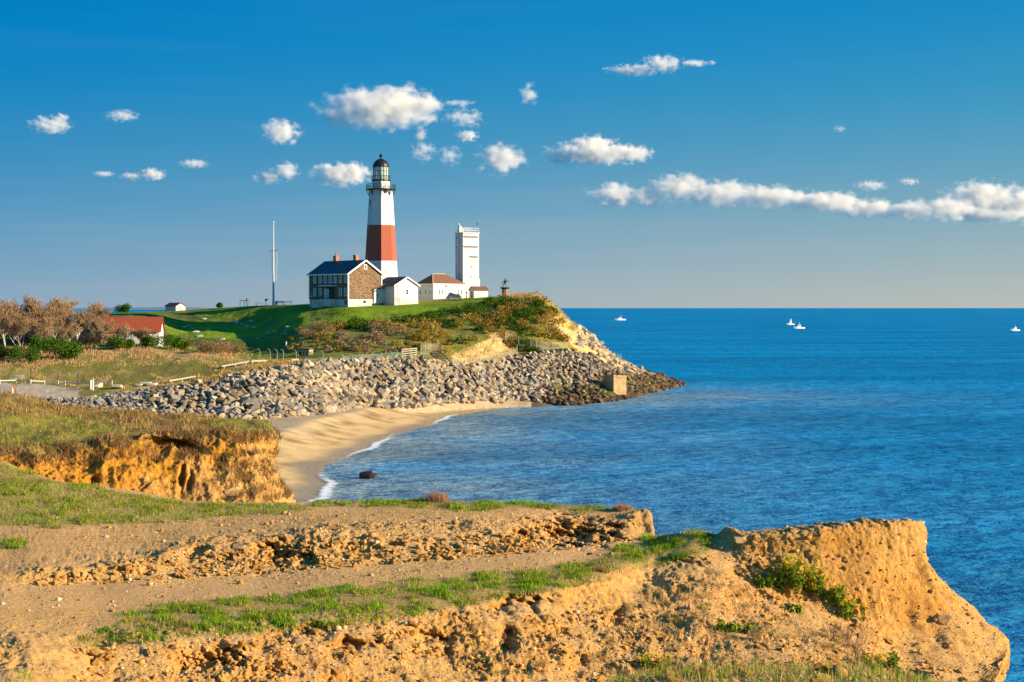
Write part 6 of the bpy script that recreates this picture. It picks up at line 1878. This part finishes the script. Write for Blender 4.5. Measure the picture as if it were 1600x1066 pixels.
# ============================================================ CLOUDS: vapour whose density thins out towards ragged edges
def cloud_mat(blobs, dens, hb, seed, ragged):
    """blobs: (centre, radii) in the cloud's own space"""
    m = bpy.data.materials.new('cloud_vapour'); m.use_nodes = True
    n, l = m.node_tree.nodes, m.node_tree.links
    n.remove(n['Principled BSDF'])
    t = n.new('ShaderNodeTexCoord')
    def vm(op, a, b=None, s=None):
        q = n.new('ShaderNodeVectorMath'); q.operation = op
        l.new(a, q.inputs[0])
        if b is not None:
            if hasattr(b, 'is_linked'): l.new(b, q.inputs[1])
            else: q.inputs[1].default_value = b
        if s is not None: q.inputs['Scale'].default_value = s
        return q
    def ma(op, a, b=None, c=None):
        q = n.new('ShaderNodeMath'); q.operation = op
        for k, x in enumerate((a, b, c)):
            if x is None: continue
            if hasattr(x, 'is_linked'): l.new(x, q.inputs[k])
            else: q.inputs[k].default_value = x
        return q.outputs[0]
    P0 = t.outputs['Object']
    best = None
    for c, r in blobs:
        d = vm('SUBTRACT', P0, tuple(c)); d = vm('MULTIPLY', d.outputs[0], tuple(1 / q for q in r))
        ln = vm('LENGTH', d.outputs[0])
        f = ma('SUBTRACT', 1.0, ln.outputs['Value'])
        best = f if best is None else ma('SMOOTH_MAX', best, f, .12)
    def nz_(scale, det, rough_, sz=1.0):
        mp = n.new('ShaderNodeMapping'); mp.inputs['Location'].default_value = (seed * 13.1, seed * 7.7, seed * 3.3); mp.inputs['Scale'].default_value = (1, 1, sz)
        s_ = vm('SCALE', P0, s=scale / hb); l.new(s_.outputs[0], mp.inputs[0])
        q = n.new('ShaderNodeTexNoise'); q.inputs['Scale'].default_value = 1; q.inputs['Detail'].default_value = det; q.inputs['Roughness'].default_value = rough_
        l.new(mp.outputs[0], q.inputs['Vector'])
        return q.outputs[0]
    n1 = nz_(1.25, 7, .60, 1.3)
    zs = n.new('ShaderNodeSeparateXYZ'); l.new(P0, zs.inputs[0])
    f = ma('ADD', best, ma('MULTIPLY', ma('SUBTRACT', n1, .5), 2.3 * ragged))
    mr = n.new('ShaderNodeMapRange'); mr.interpolation_type = 'SMOOTHSTEP'
    mr.inputs['From Min'].default_value = .14; mr.inputs['From Max'].default_value = 1.15
    mr.inputs['To Max'].default_value = dens
    l.new(f, mr.inputs['Value'])
    v = n.new('ShaderNodeVolumePrincipled'); v.inputs['Color'].default_value = (.965, .945, .915, 1); v.inputs['Anisotropy'].default_value = 0.0
    l.new(mr.outputs[0], v.inputs['Density'])
    l.new(v.outputs[0], n['Material Output'].inputs['Volume'])
    return m
def cloud(label, blobs, base_v, opac=1.0, seed=0, ragged=1.0):
    """blobs: (u, v, half width px, half height px); the distance puts every flat base near 600 m up"""
    D_ = 600.0 * F / (HV - base_v)
    px = D_ / F
    u0 = np.mean([b[0] for b in blobs]); v0 = np.mean([b[1] for b in blobs])
    bm = bmesh.new()
    bl = []
    for (u, v, a, b) in blobs:
        c = np.array([(u - u0) * px, 0, -(v - v0) * px]); r = np.array([a * 1.22, max(a * .75, b * 1.3), b * 1.32]) * px
        bl.append((c, r))
        bmesh.ops.create_icosphere(bm, subdivisions=3, radius=1.12, matrix=Matrix.Translation(c) @ Matrix.Diagonal((*r, 1)))
    me = bpy.data.meshes.new('cloud'); bm.to_mesh(me); bm.free()
    hpx = max(b[3] for b in blobs)
    hb = hpx * px
    o = bpy.data.objects.new('tmp', me); COL.objects.link(o)
    md = o.modifiers.new('r', 'REMESH'); md.mode = 'VOXEL'; md.voxel_size = hb / 5
    dg = bpy.context.evaluated_depsgraph_get()
    nm = bpy.data.meshes.new_from_object(o.evaluated_get(dg))
    bpy.data.objects.remove(o)
    m = cloud_mat(bl, opac * 5.0 / hb, hb, seed, ragged)
    nm.materials.clear(); nm.materials.append(m); nm.name = 'cloud'
    o = link('cloud', nm)
    diag = Vector(o.dimensions).length
    if diag < 1:
        co = np.array([q.co[:] for q in nm.vertices]); diag = np.linalg.norm(np.ptp(co, axis=0))
    m.cycles.volume_step_rate = float(np.clip(.22 * hb / (diag / 10), .03, 1))
    o.location = ((u0 - 800) / F * D_, D_, H - (v0 - HV) / F * D_)
    tag(o, label, 'cloud', 'small white clouds')
cloud('largest white cloud directly above the lighthouse', [(595, 172, 88, 28), (570, 163, 50, 24), (625, 162, 52, 26), (605, 150, 30, 16), (528, 185, 30, 18), (665, 168, 24, 22)], 200, 0.800, 1)
cloud('rounded white cloud left of the largest one', [(440, 206, 30, 18)], 222, 0.600, 2)
cloud('thin ragged cloud at the right tip of the largest one', [(726, 184, 30, 13), (716, 161, 22, 5)], 198, 0.170, 3, 1.5)
cloud('small oval cloud under the ragged one', [(730, 213, 18, 8)], 222, 0.480, 4)
cloud('wispy cloud hanging below the largest cloud', [(662, 236, 18, 14), (657, 210, 9, 12)], 252, 0.175, 5, 1.5)
cloud('faint wisp right of the hanging wispy cloud', [(704, 242, 18, 14)], 258, 0.130, 6, 1.6)
cloud('compact white cloud above the square tower', [(783, 250, 36, 22), (775, 236, 18, 14)], 270, 0.680, 7)
cloud('flat bottomed cloud touching the lighthouse lantern', [(533, 274, 46, 17), (515, 270, 26, 15), (552, 268, 28, 13)], 290, 0.720, 8)
cloud('tilted white cloud left of the lantern cloud', [(448, 268, 22, 13), (420, 277, 22, 11)], 290, 0.520, 9)
cloud('small cloud pair low above the left trees', [(238, 273, 20, 9), (208, 276, 20, 6)], 284, 0.480, 10)
cloud('faint streak left of the low cloud pair', [(162, 272, 16, 4)], 278, 0.150, 11, 1.4)
cloud('thin slanting wisp right of the low cloud pair', [(302, 256, 22, 6)], 264, 0.175, 12, 1.4)
cloud('thin ragged cloud high on the left', [(190, 181, 24, 8)], 191, 0.180, 13, 1.4)
cloud('ragged cloud near the left edge of the sky', [(78, 196, 30, 12), (92, 186, 16, 8)], 212, 0.400, 14, 1.3)
cloud('small upright cloud alone right of the largest cloud', [(827, 148, 14, 16)], 164, 0.190, 15, 1.4)
cloud('long thin cloud highest in the sky at the right', [(1035, 100, 30, 12), (990, 110, 38, 8), (1085, 99, 28, 4)], 122, 0.400, 16, 1.3)
cloud('broad white cloud above the cloud bank', [(930, 240, 70, 16), (925, 226, 36, 14), (985, 240, 34, 13), (880, 246, 28, 12)], 260, 0.720, 17)
cloud('long cloud bank over the sea at the right', [(965, 308, 50, 15), (962, 296, 22, 12), (1010, 316, 34, 10), (1020, 304, 26, 12), (1062, 296, 44, 22), (1125, 304, 60, 19), (1205, 308, 62, 16), (1285, 316, 62, 15), (1350, 326, 55, 14), (1425, 330, 55, 14), (1480, 326, 50, 17)], 345, 0.720, 18)
cloud('bulging cloud at the right end of the cloud bank', [(1535, 310, 60, 24), (1590, 320, 50, 24), (1545, 335, 70, 12)], 352, 0.680, 19)
cloud('small torn cloud above the cloud bank', [(1360, 290, 24, 7)], 300, 0.160, 20, 1.5)
cloud('tiny faint cloud right of the torn one', [(1420, 284, 16, 5)], 292, 0.150, 21, 1.5)
cloud('tiny wisp alone high in the right sky', [(1312, 201, 9, 5)], 208, 0.110, 22, 1.5)
